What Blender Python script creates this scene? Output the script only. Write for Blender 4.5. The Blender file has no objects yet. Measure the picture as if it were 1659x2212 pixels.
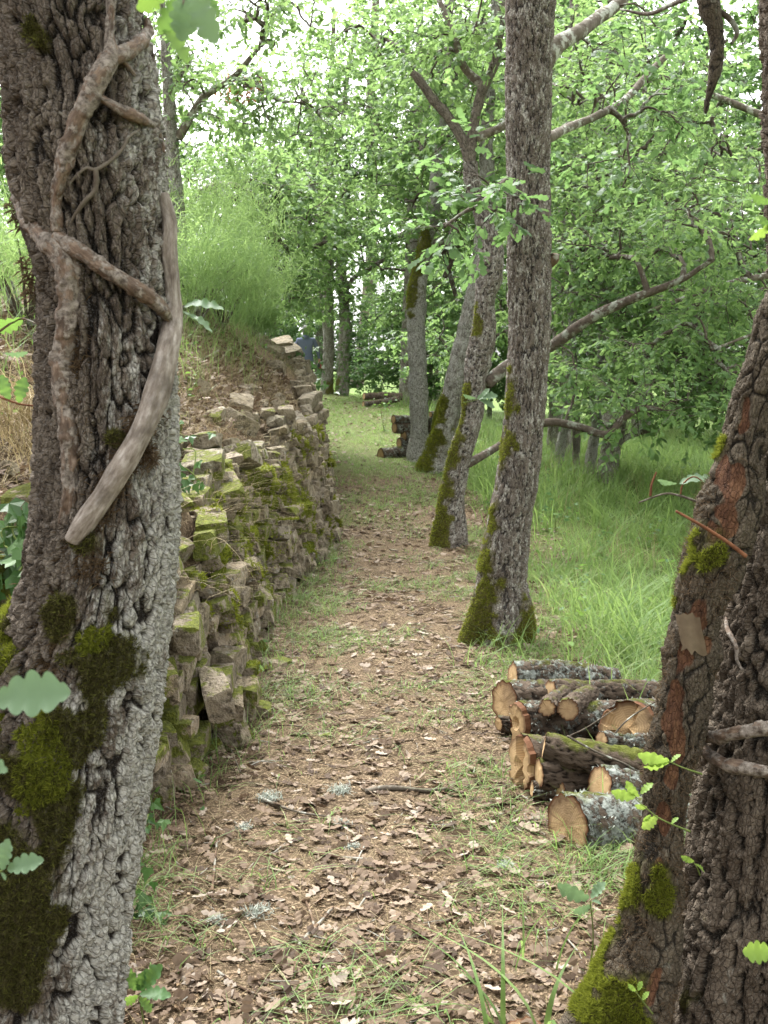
import bpy, bmesh, math
import numpy as np
from mathutils import Vector, Matrix

# ------------------------------------------------------------------ camera, sky, sun, exposure
scene = bpy.context.scene
COL = scene.collection
F = 2409.0                      # focal length in units of a 1659 x 2212 picture
CAMZ = 1.6
PITCH = math.atan(306.0 / F)
cam_d = bpy.data.cameras.new('camera')
cam_d.sensor_fit = 'HORIZONTAL'; cam_d.sensor_width = 36.0; cam_d.lens = 36.0 * F / 1659.0
cam_d.clip_start = 0.05; cam_d.clip_end = 3000
cam_d.dof.use_dof = True; cam_d.dof.focus_distance = 4.2; cam_d.dof.aperture_fstop = 15.0
cam = bpy.data.objects.new('camera', cam_d); COL.objects.link(cam)
cam.location = (0, 0, CAMZ); cam.rotation_euler = (math.pi / 2 - PITCH, 0, 0)
scene.camera = cam

SUN_EL, SUN_AZ = math.radians(58), math.radians(-25)      # azimuth from +Y towards +X
world = bpy.data.worlds.new('World'); scene.world = world; world.use_nodes = True
wn = world.node_tree.nodes; wl = world.node_tree.links
bg = wn['Background']
sky = wn.new('ShaderNodeTexSky'); sky.sky_type = 'NISHITA'; sky.sun_disc = False
sky.sun_elevation = SUN_EL; sky.sun_rotation = SUN_AZ
sky.air_density = 1.0; sky.dust_density = 4.0; sky.ozone_density = 1.0
hs = wn.new('ShaderNodeHueSaturation'); hs.inputs['Saturation'].default_value = 0.06
wl.new(sky.outputs[0], hs.inputs['Color']); wl.new(hs.outputs[0], bg.inputs['Color'])
bg.inputs['Strength'].default_value = 0.15

sun_d = bpy.data.lights.new('sun', 'SUN'); sun_d.energy = 1.4; sun_d.angle = math.radians(35); sun_d.color = (1.0, 0.985, 0.96)
sun = bpy.data.objects.new('sun', sun_d); COL.objects.link(sun)
sd = Vector((math.sin(SUN_AZ) * math.cos(SUN_EL), math.cos(SUN_AZ) * math.cos(SUN_EL), math.sin(SUN_EL)))
sun.rotation_euler = (-sd).to_track_quat('-Z', 'Y').to_euler(); sun.location = (0, 0, 30)

vs = scene.view_settings
vs.view_transform = 'Standard'; vs.look = 'None'; vs.exposure = 2.42; vs.gamma = 1.0; vs.use_curve_mapping = False
cy = scene.cycles
cy.max_bounces = 7; cy.diffuse_bounces = 4; cy.glossy_bounces = 2; cy.transmission_bounces = 5; cy.transparent_max_bounces = 4
cy.use_denoising = True
cy.caustics_reflective = False; cy.caustics_refractive = False

rng = np.random.default_rng(11)

# ------------------------------------------------------------------ numeric helpers
def A(*v): return np.array(v, float)
def sstep(a, b, x):
    t = np.clip((x - a) / (b - a), 0, 1); return t * t * (3 - 2 * t)
def unit(v):
    v = np.asarray(v, float); return v / np.maximum(np.linalg.norm(v, axis=-1, keepdims=True), 1e-9)

def hsh(ix, iy, iz, s):
    h = (ix.astype(np.int64) * 374761393 + iy.astype(np.int64) * 668265263 + iz.astype(np.int64) * 2147483647 + s * 974711) & 0xFFFFFFFF
    h = ((h ^ (h >> 13)) * 1274126177) & 0xFFFFFFFF
    h = ((h ^ (h >> 15)) * 2246822519) & 0xFFFFFFFF
    return ((h ^ (h >> 16)) & 0xFFFFFF) / float(0x1000000)

def vnoise(p, s=0):
    p = np.asarray(p, float); i = np.floor(p); f = p - i; i = i.astype(np.int64)
    f = f * f * (3 - 2 * f); r = 0
    for dx in (0, 1):
        wx = f[..., 0] if dx else 1 - f[..., 0]
        for dy in (0, 1):
            wy = f[..., 1] if dy else 1 - f[..., 1]
            for dz in (0, 1):
                wz = f[..., 2] if dz else 1 - f[..., 2]
                r = r + wx * wy * wz * hsh(i[..., 0] + dx, i[..., 1] + dy, i[..., 2] + dz, s)
    return r * 2 - 1

def fbm(p, o=3, s=0):
    r = 0; a = 0.5; p = np.asarray(p, float)
    for k in range(o):
        r = r + a * vnoise(p * 2 ** k, s + k * 17); a *= 0.5
    return r

def worley(p, s=0):
    i = np.floor(p).astype(np.int64); f = p - i
    d1 = np.full(p.shape[0], 9.0); d2 = np.full(p.shape[0], 9.0); idd = np.zeros(p.shape[0])
    for dx in (-1, 0, 1):
        for dy in (-1, 0, 1):
            for dz in (-1, 0, 1):
                a, b, c = i[:, 0] + dx, i[:, 1] + dy, i[:, 2] + dz
                d = np.sqrt((dx + hsh(a, b, c, s) - f[:, 0]) ** 2 + (dy + hsh(a, b, c, s + 5) - f[:, 1]) ** 2 + (dz + hsh(a, b, c, s + 9) - f[:, 2]) ** 2)
                n = d < d1
                d2 = np.where(n, d1, np.minimum(d2, d)); idd = np.where(n, hsh(a, b, c, s + 31), idd); d1 = np.where(n, d, d1)
    return d1, d2, idd

def n2(x, y, s=0, sc=1.0, o=3):
    x, y = np.broadcast_arrays(np.asarray(x, float), np.asarray(y, float))
    return fbm(np.stack([x * sc, y * sc, np.full(x.shape, 0.37 + s)], -1), o, s)

# ------------------------------------------------------------------ picture ray -> place
CP, SP = math.cos(PITCH), math.sin(PITCH)
def ray(xd, yd):
    a = (xd - 829.5) / F; b = (1106.0 - yd) / F
    return A(a, CP + b * SP, -SP + b * CP)
def P(xd, yd, Y):
    d = ray(xd, yd); t = Y / d[1]
    return A(0, 0, CAMZ) + d * t
def pxm(Y): return Y / F           # metres per picture unit at distance Y (about)

YK = [-40, 0, 8, 10, 15, 22, 28, 40, 60, 120, 400]
ZK = [0, 0, 0, .03, .42, .72, .93, 1.5, 2.1, 3, 4]
XWY = [-60, -5, 2, 3.2, 4.4, 4.95, 5.5, 7.1, 8.2, 9.9, 12, 15, 20, 26, 32, 45, 80, 400]
XWX = [-2.5, -1.35, -1.15, -.97, -.78, -.62, -.76, -.80, -.66, -.48, -.60, -.88, -1.5, -2.9, -5.5, -12, -30, -200]
XCY = [-60, 0, 4, 8, 10, 15, 20, 25, 28, 32, 45, 400]
XCX = [.1, .0, -.05, .0, .05, -.25, -.45, -.9, -1.5, -3, -9, -150]
HWY = [-60, 2, 6, 10, 13, 18, 26, 36, 400]
HWH = [1.0, 1.0, 1.05, 1.15, 1.3, 1.2, .8, .35, .3]
BAT = 0.18
def zp(y): return np.interp(y, YK, ZK)
def xw(y): return np.interp(y, XWY, XWX)
def xc(y): return np.interp(y, XCY, XCX)
def hw(y): return np.interp(y, HWY, HWH)
def g(x, y):
    x = np.asarray(x, float); y = np.asarray(y, float)
    u = xw(y) - x; h = hw(y)
    z = zp(y) + (h - 0.06) * sstep(0.02, 1.0, (u - .07) / (BAT * h))
    v = np.maximum(u - BAT * h - .05, 0)
    z = z + .80 * np.minimum(v, 1.15) + .28 * np.clip(v - 1.15, 0, 6) + .1 * np.clip(v - 7.2, 0, 60)
    r = np.maximum(x - (xc(y) + 1.1), 0)
    z = z - .13 * np.minimum(r, 2.0) - .05 * np.clip(r - 2, 0, 14) - np.where(y > 15, np.clip((y - 15) * .03, 0, .9) * sstep(0.3, 2.5, r), 0)
    z = z + .05 * n2(x, y, 3, .7) * sstep(.3, 1.5, np.abs(x - xc(y))) + .018 * n2(x, y, 8, 3.1)
    return z
def gp(xd, yd, y0=1.5, y1=80):
    d = ray(xd, yd); ys = np.concatenate([np.arange(y0, 15, .01), np.arange(15, y1, .05)])
    p = A(0, 0, CAMZ) + d[None] * (ys / d[1])[:, None]
    below = p[:, 2] <= g(p[:, 0], p[:, 1])
    k = int(np.argmax(below)) if below.any() else len(ys) - 1
    return p[k]
def on_ground(x, y, dz=0.0): return A(x, y, float(g(x, y)) + dz)

# ------------------------------------------------------------------ object helpers
def tag(o, label=None, cat=None, group=None, kind=None):
    if label: o['label'] = label
    if cat: o['category'] = cat
    if group: o['group'] = group
    if kind: o['kind'] = kind
    return o
def thing(name, loc, label, cat, group=None):
    o = bpy.data.objects.new(name, None); COL.objects.link(o)
    o.location = tuple(float(c) for c in loc); o.empty_display_size = .1
    return tag(o, label, cat, group)
def origin(o):
    p = np.zeros(3)
    while o is not None:
        p = p + np.array(o.location); o = o.parent
    return p
def mesh(name, V, Fs, mats, attrs=None, smooth=True, fmat=None):
    me = bpy.data.meshes.new(name)
    V = np.asarray(V, np.float32)
    if not isinstance(Fs, list): Fs = [Fs]
    Fs = [np.asarray(f, np.int32) for f in Fs if len(f)]
    me.vertices.add(len(V)); me.vertices.foreach_set('co', V.ravel())
    li = np.concatenate([f.ravel() for f in Fs]); ln = np.concatenate([np.full(len(f), f.shape[1], np.int32) for f in Fs])
    ls = np.concatenate([[0], np.cumsum(ln)[:-1]]).astype(np.int32)
    me.loops.add(len(li)); me.loops.foreach_set('vertex_index', li)
    me.polygons.add(len(ln)); me.polygons.foreach_set('loop_start', ls)
    me.polygons.foreach_set('use_smooth', np.full(len(ln), smooth))
    for m in (mats if isinstance(mats, (list, tuple)) else [mats]): me.materials.append(m)
    if fmat is not None: me.polygons.foreach_set('material_index', np.asarray(fmat, np.int32))
    for k, v in (attrs or {}).items():
        v = np.asarray(v, np.float32)
        if v.ndim == 2:
            a = me.attributes.new(k, 'FLOAT_VECTOR', 'POINT'); a.data.foreach_set('vector', v.ravel())
        else:
            a = me.attributes.new(k, 'FLOAT', 'POINT'); a.data.foreach_set('value', v)
    me.update(calc_edges=True)
    return me
def mk(name, V, Fs, mats, parent=None, attrs=None, smooth=True, fmat=None, loc=None):
    V = np.asarray(V, float)
    o0 = origin(parent) if parent is not None else np.zeros(3)
    if loc is None and parent is None: loc = np.array([V[:, 0].mean(), V[:, 1].mean(), V[:, 2].min()])
    l = np.zeros(3) if loc is None else np.asarray(loc, float) - o0
    me = mesh(name, V - o0 - l, Fs, mats, attrs, smooth, fmat)
    o = bpy.data.objects.new(name, me); COL.objects.link(o); o.location = tuple(l)
    if parent is not None: o.parent = parent
    return o
def inst(name, me, parent, M):
    o = bpy.data.objects.new(name, me); COL.objects.link(o)
    if parent is not None:
        o.parent = parent; M = Matrix.Translation(-Vector(origin(parent))) @ M
    o.matrix_local = M
    return o

class Acc:                               # collects many small shapes of one kind for one mesh
    def __init__(s): s.V = []; s.F = {}; s.n = 0; s.a = {}
    def add(s, V, Fs, **at):
        if not isinstance(Fs, list): Fs = [Fs]
        s.V.append(V)
        for f in Fs:
            f = np.asarray(f); s.F.setdefault(f.shape[1], []).append(f + s.n)
        for k, v in at.items():
            v = np.asarray(v, float)
            if v.ndim == 0: v = np.full(len(V), float(v))
            s.a.setdefault(k, []).append(v)
        s.n += len(V)
    def build(s, name, mat, parent=None, smooth=True, loc=None):
        if not s.n: return None
        return mk(name, np.concatenate(s.V), [np.concatenate(f) for f in s.F.values()], mat, parent,
                  {k: np.concatenate(v) for k, v in s.a.items()}, smooth, loc=loc)

# ------------------------------------------------------------------ curves and tubes
def spline(pts, n):
    pts = np.asarray(pts, float)
    if len(pts) == 2: pts = np.stack([pts[0], pts.mean(0), pts[1]])
    Q = np.vstack([2 * pts[0] - pts[1], pts, 2 * pts[-1] - pts[-2]])
    sl = np.concatenate([[0], np.cumsum(np.linalg.norm(np.diff(pts[:, :3], axis=0), axis=1) + 1e-9)])
    t = np.interp(np.linspace(0, sl[-1], n), sl, np.arange(len(pts)))
    k = np.minimum(t.astype(int), len(pts) - 2); u = (t - k)[:, None]
    a, b, c, d = Q[k], Q[k + 1], Q[k + 2], Q[k + 3]
    return .5 * (2 * b + (c - a) * u + (2 * a - 5 * b + 4 * c - d) * u ** 2 + (3 * b - 3 * c + d - a) * u ** 3)
def frames(C):
    T = unit(np.gradient(C, axis=0)); n = len(C)
    U = np.zeros_like(C); u = np.cross(T[0], A(0, 1, 0.13)); u = unit(u)
    for i in range(n):
        u = u - T[i] * np.dot(u, T[i]); u = u / max(np.linalg.norm(u), 1e-9); U[i] = u
    return T, U, np.cross(T, U)
def grid_faces(nv, nu, closed=True):
    i = np.arange(nv - 1)[:, None]; j = np.arange(nu if closed else nu - 1)[None]
    j2 = (j + 1) % nu
    return np.stack([i * nu + j, i * nu + j2, (i + 1) * nu + j2, (i + 1) * nu + j], -1).reshape(-1, 4)
def tube(C, R, nu, cap=True, rfun=None):
    """C (n,3) centre line, R (n,) radii; rfun(tc, theta, v) -> radial offset; returns V, F, tc"""
    C = np.asarray(C, float); R = np.asarray(R, float); n = len(C)
    T, U, W = frames(C)
    th = np.linspace(0, 2 * np.pi, nu, endpoint=False)
    sl = np.concatenate([[0], np.cumsum(np.linalg.norm(np.diff(C, axis=0), axis=1))])
    Rm = R.mean()
    ct, st = np.cos(th)[None, :, None], np.sin(th)[None, :, None]
    D = ct * U[:, None] + st * W[:, None]
    tc = np.stack([np.broadcast_to(np.cos(th) * Rm, (n, nu)), np.broadcast_to(np.sin(th) * Rm, (n, nu)), np.broadcast_to(sl[:, None], (n, nu))], -1).reshape(-1, 3)
    RR = np.broadcast_to(R[:, None], (n, nu)).copy()
    base = (C[:, None] + D * RR[..., None]).reshape(-1, 3)
    ex = None
    if rfun is not None:
        off, ex = rfun(tc, base, D.reshape(-1, 3)); RR = RR + off.reshape(n, nu)
    V = (C[:, None] + D * RR[..., None]).reshape(-1, 3)
    Fs = [grid_faces(n, nu)]
    if cap:
        V = np.vstack([V, C[0], C[-1]]); tc = np.vstack([tc, [0, 0, 0], [0, 0, sl[-1]]])
        j = np.arange(nu); b = n * nu
        Fs.append(np.concatenate([np.stack([(j + 1) % nu, j, np.full(nu, b)], -1), np.stack([(n - 1) * nu + j, (n - 1) * nu + (j + 1) % nu, np.full(nu, b + 1)], -1)]))
        if ex is not None: ex = {k: np.concatenate([v, v[:1], v[-1:]]) for k, v in ex.items()}
    return V, Fs, tc, ex

# ------------------------------------------------------------------ materials
def col(c): return (c[0], c[1], c[2], 1.0)
class NT:
    def __init__(s, name):
        s.m = bpy.data.materials.new(name); s.m.use_nodes = True; s.t = s.m.node_tree; s.t.nodes.clear()
        s.out = s.n('ShaderNodeOutputMaterial')
    def n(s, ty, **kw):
        x = s.t.nodes.new(ty)
        for k, v in kw.items(): setattr(x, k, v)
        return x
    def l(s, a, b): s.t.links.new(a, b)
    def setin(s, sock, v):
        if hasattr(v, 'is_output'): s.l(v, sock)
        else: sock.default_value = col(v) if isinstance(v, tuple) and len(v) == 3 and sock.type == 'RGBA' else v
    def attr(s, name, vec=False):
        a = s.n('ShaderNodeAttribute', attribute_name=name); return a.outputs['Vector' if vec else 'Fac']
    def noise(s, vec, scale, detail=3.0, rough=.55, colr=False):
        x = s.n('ShaderNodeTexNoise'); x.inputs['Scale'].default_value = scale; x.inputs['Detail'].default_value = detail; x.inputs['Roughness'].default_value = rough
        if vec is not None: s.l(vec, x.inputs['Vector'])
        return x.outputs['Color' if colr else 'Fac']
    def vor(s, vec, scale, feat='F1', out='Distance'):
        x = s.n('ShaderNodeTexVoronoi', feature=feat); x.inputs['Scale'].default_value = scale
        if vec is not None: s.l(vec, x.inputs['Vector'])
        return x.outputs[out]
    def mapv(s, vec, scale):
        x = s.n('ShaderNodeMapping'); x.inputs['Scale'].default_value = scale; s.l(vec, x.inputs['Vector']); return x.outputs[0]
    def ramp(s, fac, stops):
        x = s.n('ShaderNodeValToRGB'); e = x.color_ramp.elements
        while len(e) < len(stops): e.new(.5)
        for q, (p, c) in zip(e, stops): q.position = p; q.color = col(c) if isinstance(c, tuple) else (c, c, c, 1)
        s.l(fac, x.inputs[0]); return x.outputs[0]
    def mix(s, fac, a, b):
        x = s.n('ShaderNodeMix', data_type='RGBA'); s.setin(x.inputs[0], fac); s.setin(x.inputs[6], a); s.setin(x.inputs[7], b); return x.outputs[2]
    def math(s, op, a, b=0.0, clamp=False):
        x = s.n('ShaderNodeMath', operation=op, use_clamp=clamp); s.setin(x.inputs[0], a); s.setin(x.inputs[1], b); return x.outputs[0]
    def bump(s, h, strength=.5, dist=.01, nrm=None):
        x = s.n('ShaderNodeBump'); x.inputs['Strength'].default_value = strength; x.inputs['Distance'].default_value = dist
        s.l(h, x.inputs['Height'])
        if nrm is not None: s.l(nrm, x.inputs['Normal'])
        return x.outputs[0]
    def bsdf(s, c, rough=.85, nrm=None, spec=.25):
        b = s.n('ShaderNodeBsdfPrincipled'); s.setin(b.inputs['Base Color'], c); s.setin(b.inputs['Roughness'], rough)
        b.inputs['Specular IOR Level'].default_value = spec
        if nrm is not None: s.l(nrm, b.inputs['Normal'])
        s.l(b.outputs[0], s.out.inputs[0]); return s.m
    def geo(s, o='Position'): return s.n('ShaderNodeNewGeometry').outputs[o]
    def obj(s): return s.n('ShaderNodeTexCoord').outputs['Object']
    def orand(s): return s.n('ShaderNodeObjectInfo').outputs['Random']

def bark_mat(name, fiss, plate, plate2, lich, lscale=14, near=True, mossc=1.0, gmix=.2):
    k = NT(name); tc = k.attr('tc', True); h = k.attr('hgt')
    st = k.mapv(tc, (1, 1, .4))
    base = k.ramp(k.noise(st, 22, 4), [(.3, plate), (.7, plate2)])
    fine = k.noise(tc, 170, 4, .75); grain = k.noise(tc, 420, 2, .6)
    crk = k.vor(k.mapv(tc, (1, 1, .5)), 120, 'DISTANCE_TO_EDGE')
    if not near:
        wv = k.n('ShaderNodeVectorMath', operation='MULTIPLY_ADD'); k.l(k.noise(tc, 25, 3, colr=True), wv.inputs[0]); wv.inputs[1].default_value = (.05, .05, .09); k.l(tc, wv.inputs[2])
        vd = k.vor(k.mapv(wv.outputs[0], (1, 1, .36)), 44, 'DISTANCE_TO_EDGE'); h = k.math('ADD', k.ramp(vd, [(.0, 0.0), (.13, .75)]), k.math('MULTIPLY', fine, .3))
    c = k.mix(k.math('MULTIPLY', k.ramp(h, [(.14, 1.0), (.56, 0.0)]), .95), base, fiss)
    ln = k.math('ADD', k.math('ADD', k.math('MULTIPLY', k.noise(st, lscale, 5, .7), .6), k.math('MULTIPLY', k.noise(st, lscale * 5, 3, .7), .45)), k.math('MULTIPLY', k.attr('lich'), .42))
    lm = k.math('MULTIPLY', k.ramp(ln, [(.70, 0.0), (.80, 1.0)]), k.ramp(h, [(.2, 0.0), (.5, 1.0)]))
    lc = k.mix(k.noise(tc, 90, 3), lich, tuple(x * .5 for x in lich))
    c = k.mix(k.math('MULTIPLY', lm, .88), c, lc)
    c = k.mix(k.math('MULTIPLY', k.ramp(fine, [(.38, 1.0), (.52, 0.0)]), .6 if near else .4), c, tuple(x * .45 for x in plate))
    c = k.mix(k.math('MULTIPLY', k.ramp(grain, [(.55, 0.0), (.68, 1.0)]), gmix), c, tuple(min(x * 1.0, .5) for x in lich))
    c = k.mix(k.math('MULTIPLY', k.ramp(crk, [(.0, .4), (.05, 0.0)]), k.ramp(k.noise(tc, 30, 2), [(.42, 0.0), (.58, 1.0)])), c, fiss)
    bare = k.attr('bare')
    bc = k.ramp(k.noise(st, 60, 5, .7), [(.3, (.045, .022, .013)), (.5, (.105, .05, .028)), (.72, (.20, .108, .058))])
    c = k.mix(k.ramp(bare, [(.42, 0.0), (.5, 1.0)]), c, bc)
    mo = k.attr('moss')
    mc = k.ramp(k.noise(tc, 90, 5, .75), [(.3, (.022 * mossc, .018 * mossc, .009)), (.5, (.056 * mossc, .052 * mossc, .014)), (.72, (.12 * mossc, .12 * mossc, .022))])
    mm = k.ramp(k.math('ADD', mo, k.math('MULTIPLY', k.noise(tc, 34, 6, .75), .7)), [(.66, 0.0), (.95, 1.0)])
    c = k.mix(k.math('MULTIPLY', mm, .92), c, mc)
    hh = k.math('ADD', k.math('MULTIPLY', fine, .5), k.math('MULTIPLY', k.vor(k.mapv(tc, (1, 1, .55)), 70), -.6))
    hh = k.math('ADD', hh, k.math('MULTIPLY', grain, .35))
    hh = k.math('ADD', hh, k.math('MULTIPLY', k.ramp(crk, [(.0, 0.0), (.12, 1.0)]), .5))
    nr = k.bump(hh, 1.0, .008)
    if not near: nr = k.bump(h, .9, .012, nr)
    return k.bsdf(c, .9, nr, .15)

def twig_mat(name, c1, c2, lich=None):
    k = NT(name); p = k.geo()
    c = k.ramp(k.noise(p, 30, 4), [(.3, c1), (.7, c2)])
    if lich: c = k.mix(k.ramp(k.noise(p, 9, 4, .7), [(.52, 0.0), (.6, 1.0)]), c, lich)
    return k.bsdf(c, .9, k.bump(k.noise(p, 90, 3), .6, .006), .15)

def leaf_mat(name, stops, trans=.5, tcol=(.25, .42, .06), spec=.3, rough=.5):
    k = NT(name); r = k.attr('rnd')
    c = k.ramp(r, stops)
    c2 = k.mix(k.math('MULTIPLY', k.noise(k.geo(), 40, 2), .35), c, tuple(x * .7 for x in stops[0][1]))
    d = k.n('ShaderNodeBsdfPrincipled'); k.l(c2, d.inputs['Base Color']); d.inputs['Roughness'].default_value = rough
    d.inputs['Specular IOR Level'].default_value = spec
    t = k.n('ShaderNodeBsdfTranslucent'); tm = k.mix(.55, c2, tcol); k.l(tm, t.inputs['Color'])
    m = k.n('ShaderNodeMixShader'); m.inputs[0].default_value = trans
    k.l(d.outputs[0], m.inputs[1]); k.l(t.outputs[0], m.inputs[2]); k.l(m.outputs[0], k.out.inputs[0])
    return k.m

M = {}
M['bark_left'] = bark_mat('bark_left', (.009, .007, .005), (.085, .066, .049), (.19, .158, .122), (.58, .57, .50), 16)
M['bark_right'] = bark_mat('bark_right', (.009, .007, .005), (.078, .058, .041), (.165, .132, .098), (.42, .42, .36), 18)
M['bark_mid'] = bark_mat('bark_mid', (.014, .010, .008), (.095, .073, .055), (.19, .155, .122), (.66, .64, .56), 40, mossc=1.5, gmix=.5)
M['bark_far'] = bark_mat('bark_far', (.045, .036, .028), (.17, .142, .11), (.27, .235, .19), (.62, .61, .54), 22, near=False, mossc=1.8)
M['bark_pale'] = bark_mat('bark_pale', (.05, .04, .032), (.21, .18, .145), (.33, .295, .245), (.70, .69, .62), 22, near=False, mossc=1.8)
M['bark_stem'] = bark_mat('bark_stem', (.014, .011, .008), (.065, .050, .034), (.13, .105, .074), (.34, .34, .28), 16)
M['branch'] = twig_mat('branch', (.045, .034, .026), (.11, .09, .07), (.22, .23, .19))
M['branch_lichen'] = twig_mat('branch_lichen', (.07, .055, .04), (.16, .14, .11), (.36, .37, .32))
M['twig_dead'] = twig_mat('twig_dead', (.05, .03, .02), (.16, .11, .07), (.26, .25, .21))
M['twig_red'] = twig_mat('twig_red', (.10, .04, .02), (.2, .09, .045))
M['twig_green'] = twig_mat('twig_green', (.09, .13, .03), (.16, .2, .06))
M['leaf'] = leaf_mat('leaf', [(0.0, (.062, .122, .04)), (.5, (.10, .192, .066)), (.85, (.15, .255, .095)), (1.0, (.21, .29, .115))], .5, (.37, .54, .17))
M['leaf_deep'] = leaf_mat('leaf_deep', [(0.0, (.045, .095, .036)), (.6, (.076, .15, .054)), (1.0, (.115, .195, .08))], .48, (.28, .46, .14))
M['leaf_near'] = leaf_mat('leaf_near', [(0.0, (.05, .12, .04)), (.5, (.08, .17, .06)), (1.0, (.20, .32, .06))], .4, (.3, .48, .08))
M['leaf_glaucous'] = leaf_mat('leaf_glaucous', [(0.0, (.11, .18, .095)), (1.0, (.17, .25, .14))], .3, (.24, .38, .14))
M['leaf_young'] = leaf_mat('leaf_young', [(0.0, (.16, .28, .05)), (1.0, (.28, .40, .08))], .45, (.42, .56, .1))
M['ivy'] = leaf_mat('ivy', [(0.0, (.045, .10, .028)), (1.0, (.10, .19, .055))], .25, (.12, .28, .06), .4, .4)
M['broom'] = leaf_mat('broom', [(0.0, (.10, .185, .06)), (.6, (.16, .27, .09)), (1.0, (.24, .35, .13))], .5, (.40, .55, .18))
M['grass'] = leaf_mat('grass', [(0.0, (.09, .16, .04)), (.5, (.15, .25, .07)), (.85, (.21, .31, .10)), (1.0, (.36, .34, .18))], .45, (.36, .50, .14))
M['grass_dry'] = leaf_mat('grass_dry', [(0.0, (.20, .145, .075)), (.6, (.33, .26, .14)), (1.0, (.42, .36, .22))], .25, (.4, .33, .18), .2, .7)
M['litter'] = leaf_mat('litter', [(0.0, (.050, .032, .02)), (.3, (.112, .074, .046)), (.6, (.20, .142, .096)), (.85, (.28, .215, .155)), (1.0, (.38, .32, .26))], .12, (.30, .19, .11), .2, .7)
M['dead_leaf'] = leaf_mat('dead_leaf', [(0.0, (.22, .09, .03)), (1.0, (.38, .18, .07))], .35, (.5, .22, .08))
M['chips'] = leaf_mat('chips', [(0.0, (.14, .09, .05)), (.5, (.28, .195, .115)), (1.0, (.46, .36, .24))], .05, (.4, .3, .15), .2, .8)
M['lichen'] = leaf_mat('lichen', [(0.0, (.28, .31, .26)), (1.0, (.50, .53, .47))], .2, (.4, .42, .36), .1, .9)
M['mossfuzz'] = leaf_mat('mossfuzz', [(0.0, (.085, .10, .014)), (.5, (.165, .19, .022)), (1.0, (.27, .29, .04))], .35, (.30, .34, .04), .1, .8)
M['mossdark'] = leaf_mat('mossdark', [(0.0, (.035, .028, .015)), (.6, (.075, .07, .022)), (1.0, (.14, .15, .03))], .3, (.12, .13, .02), .1, .85)
M['rootlet'] = leaf_mat('rootlet', [(0.0, (.07, .045, .026)), (1.0, (.2, .145, .09))], .1, (.2, .14, .08), .1, .9)

def vine_mat(name, c1, c2, c3, peel):
    k = NT(name); tc = k.attr('tc', True); st = k.mapv(tc, (1, 1, .28))
    c = k.ramp(k.noise(st, 120, 5, .65), [(.3, c1), (.5, c2), (.7, c3)])
    c = k.mix(k.ramp(k.noise(tc, 22, 4), [(.45, 0.0), (.65, .6)]), c, tuple(x * .55 for x in c1))
    if peel:
        pm = k.ramp(k.noise(k.mapv(tc, (1, 1, .6)), 42, 5, .7), [(.46, 0.0), (.5, 1.0)])
        c = k.mix(pm, c, k.ramp(k.noise(tc, 110, 4, .7), [(.35, (.05, .036, .026)), (.65, (.27, .235, .195))]))
    else:
        c = k.mix(k.ramp(k.noise(k.mapv(tc, (1, 1, .04)), 90, 2), [(.27, 1.0), (.31, 0.0)]), c, (.05, .03, .02))
    return k.bsdf(c, .75, k.bump(k.noise(st, 140, 5, .7), .8, .006), .25)
M['vine_pale'] = vine_mat('vine_pale', (.11, .085, .064), (.23, .195, .16), (.38, .345, .305), False)
M['vine_brown'] = vine_mat('vine_brown', (.045, .030, .020), (.13, .088, .060), (.25, .19, .14), True)

def ground_mat():
    k = NT('forest_floor'); p = k.geo()
    big = k.noise(p, .9, 4); mid = k.noise(p, 9, 5, .7); fine = k.noise(p, 70, 4, .75)
    soil = k.ramp(mid, [(.25, (.034, .024, .014)), (.5, (.085, .060, .036)), (.75, (.155, .115, .072))])
    soil = k.mix(k.ramp(fine, [(.5, 0.0), (.68, 1.0)]), soil, (.34, .25, .165))
    soil = k.mix(k.ramp(fine, [(.28, 1.0), (.4, 0.0)]), soil, (.05, .032, .02))
    gr = k.ramp(fine, [(.3, (.05, .08, .02)), (.6, (.13, .19, .05)), (.8, (.24, .27, .11))])
    gm = k.attr('green')
    c = k.mix(k.ramp(k.math('ADD', gm, k.math('MULTIPLY', mid, .45)), [(.55, 0.0), (.85, 1.0)]), soil, gr)
    return k.bsdf(c, .95, k.bump(k.math('ADD', k.math('MULTIPLY', mid, .6), fine), .8, .02), .1)
M['ground'] = ground_mat()

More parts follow.
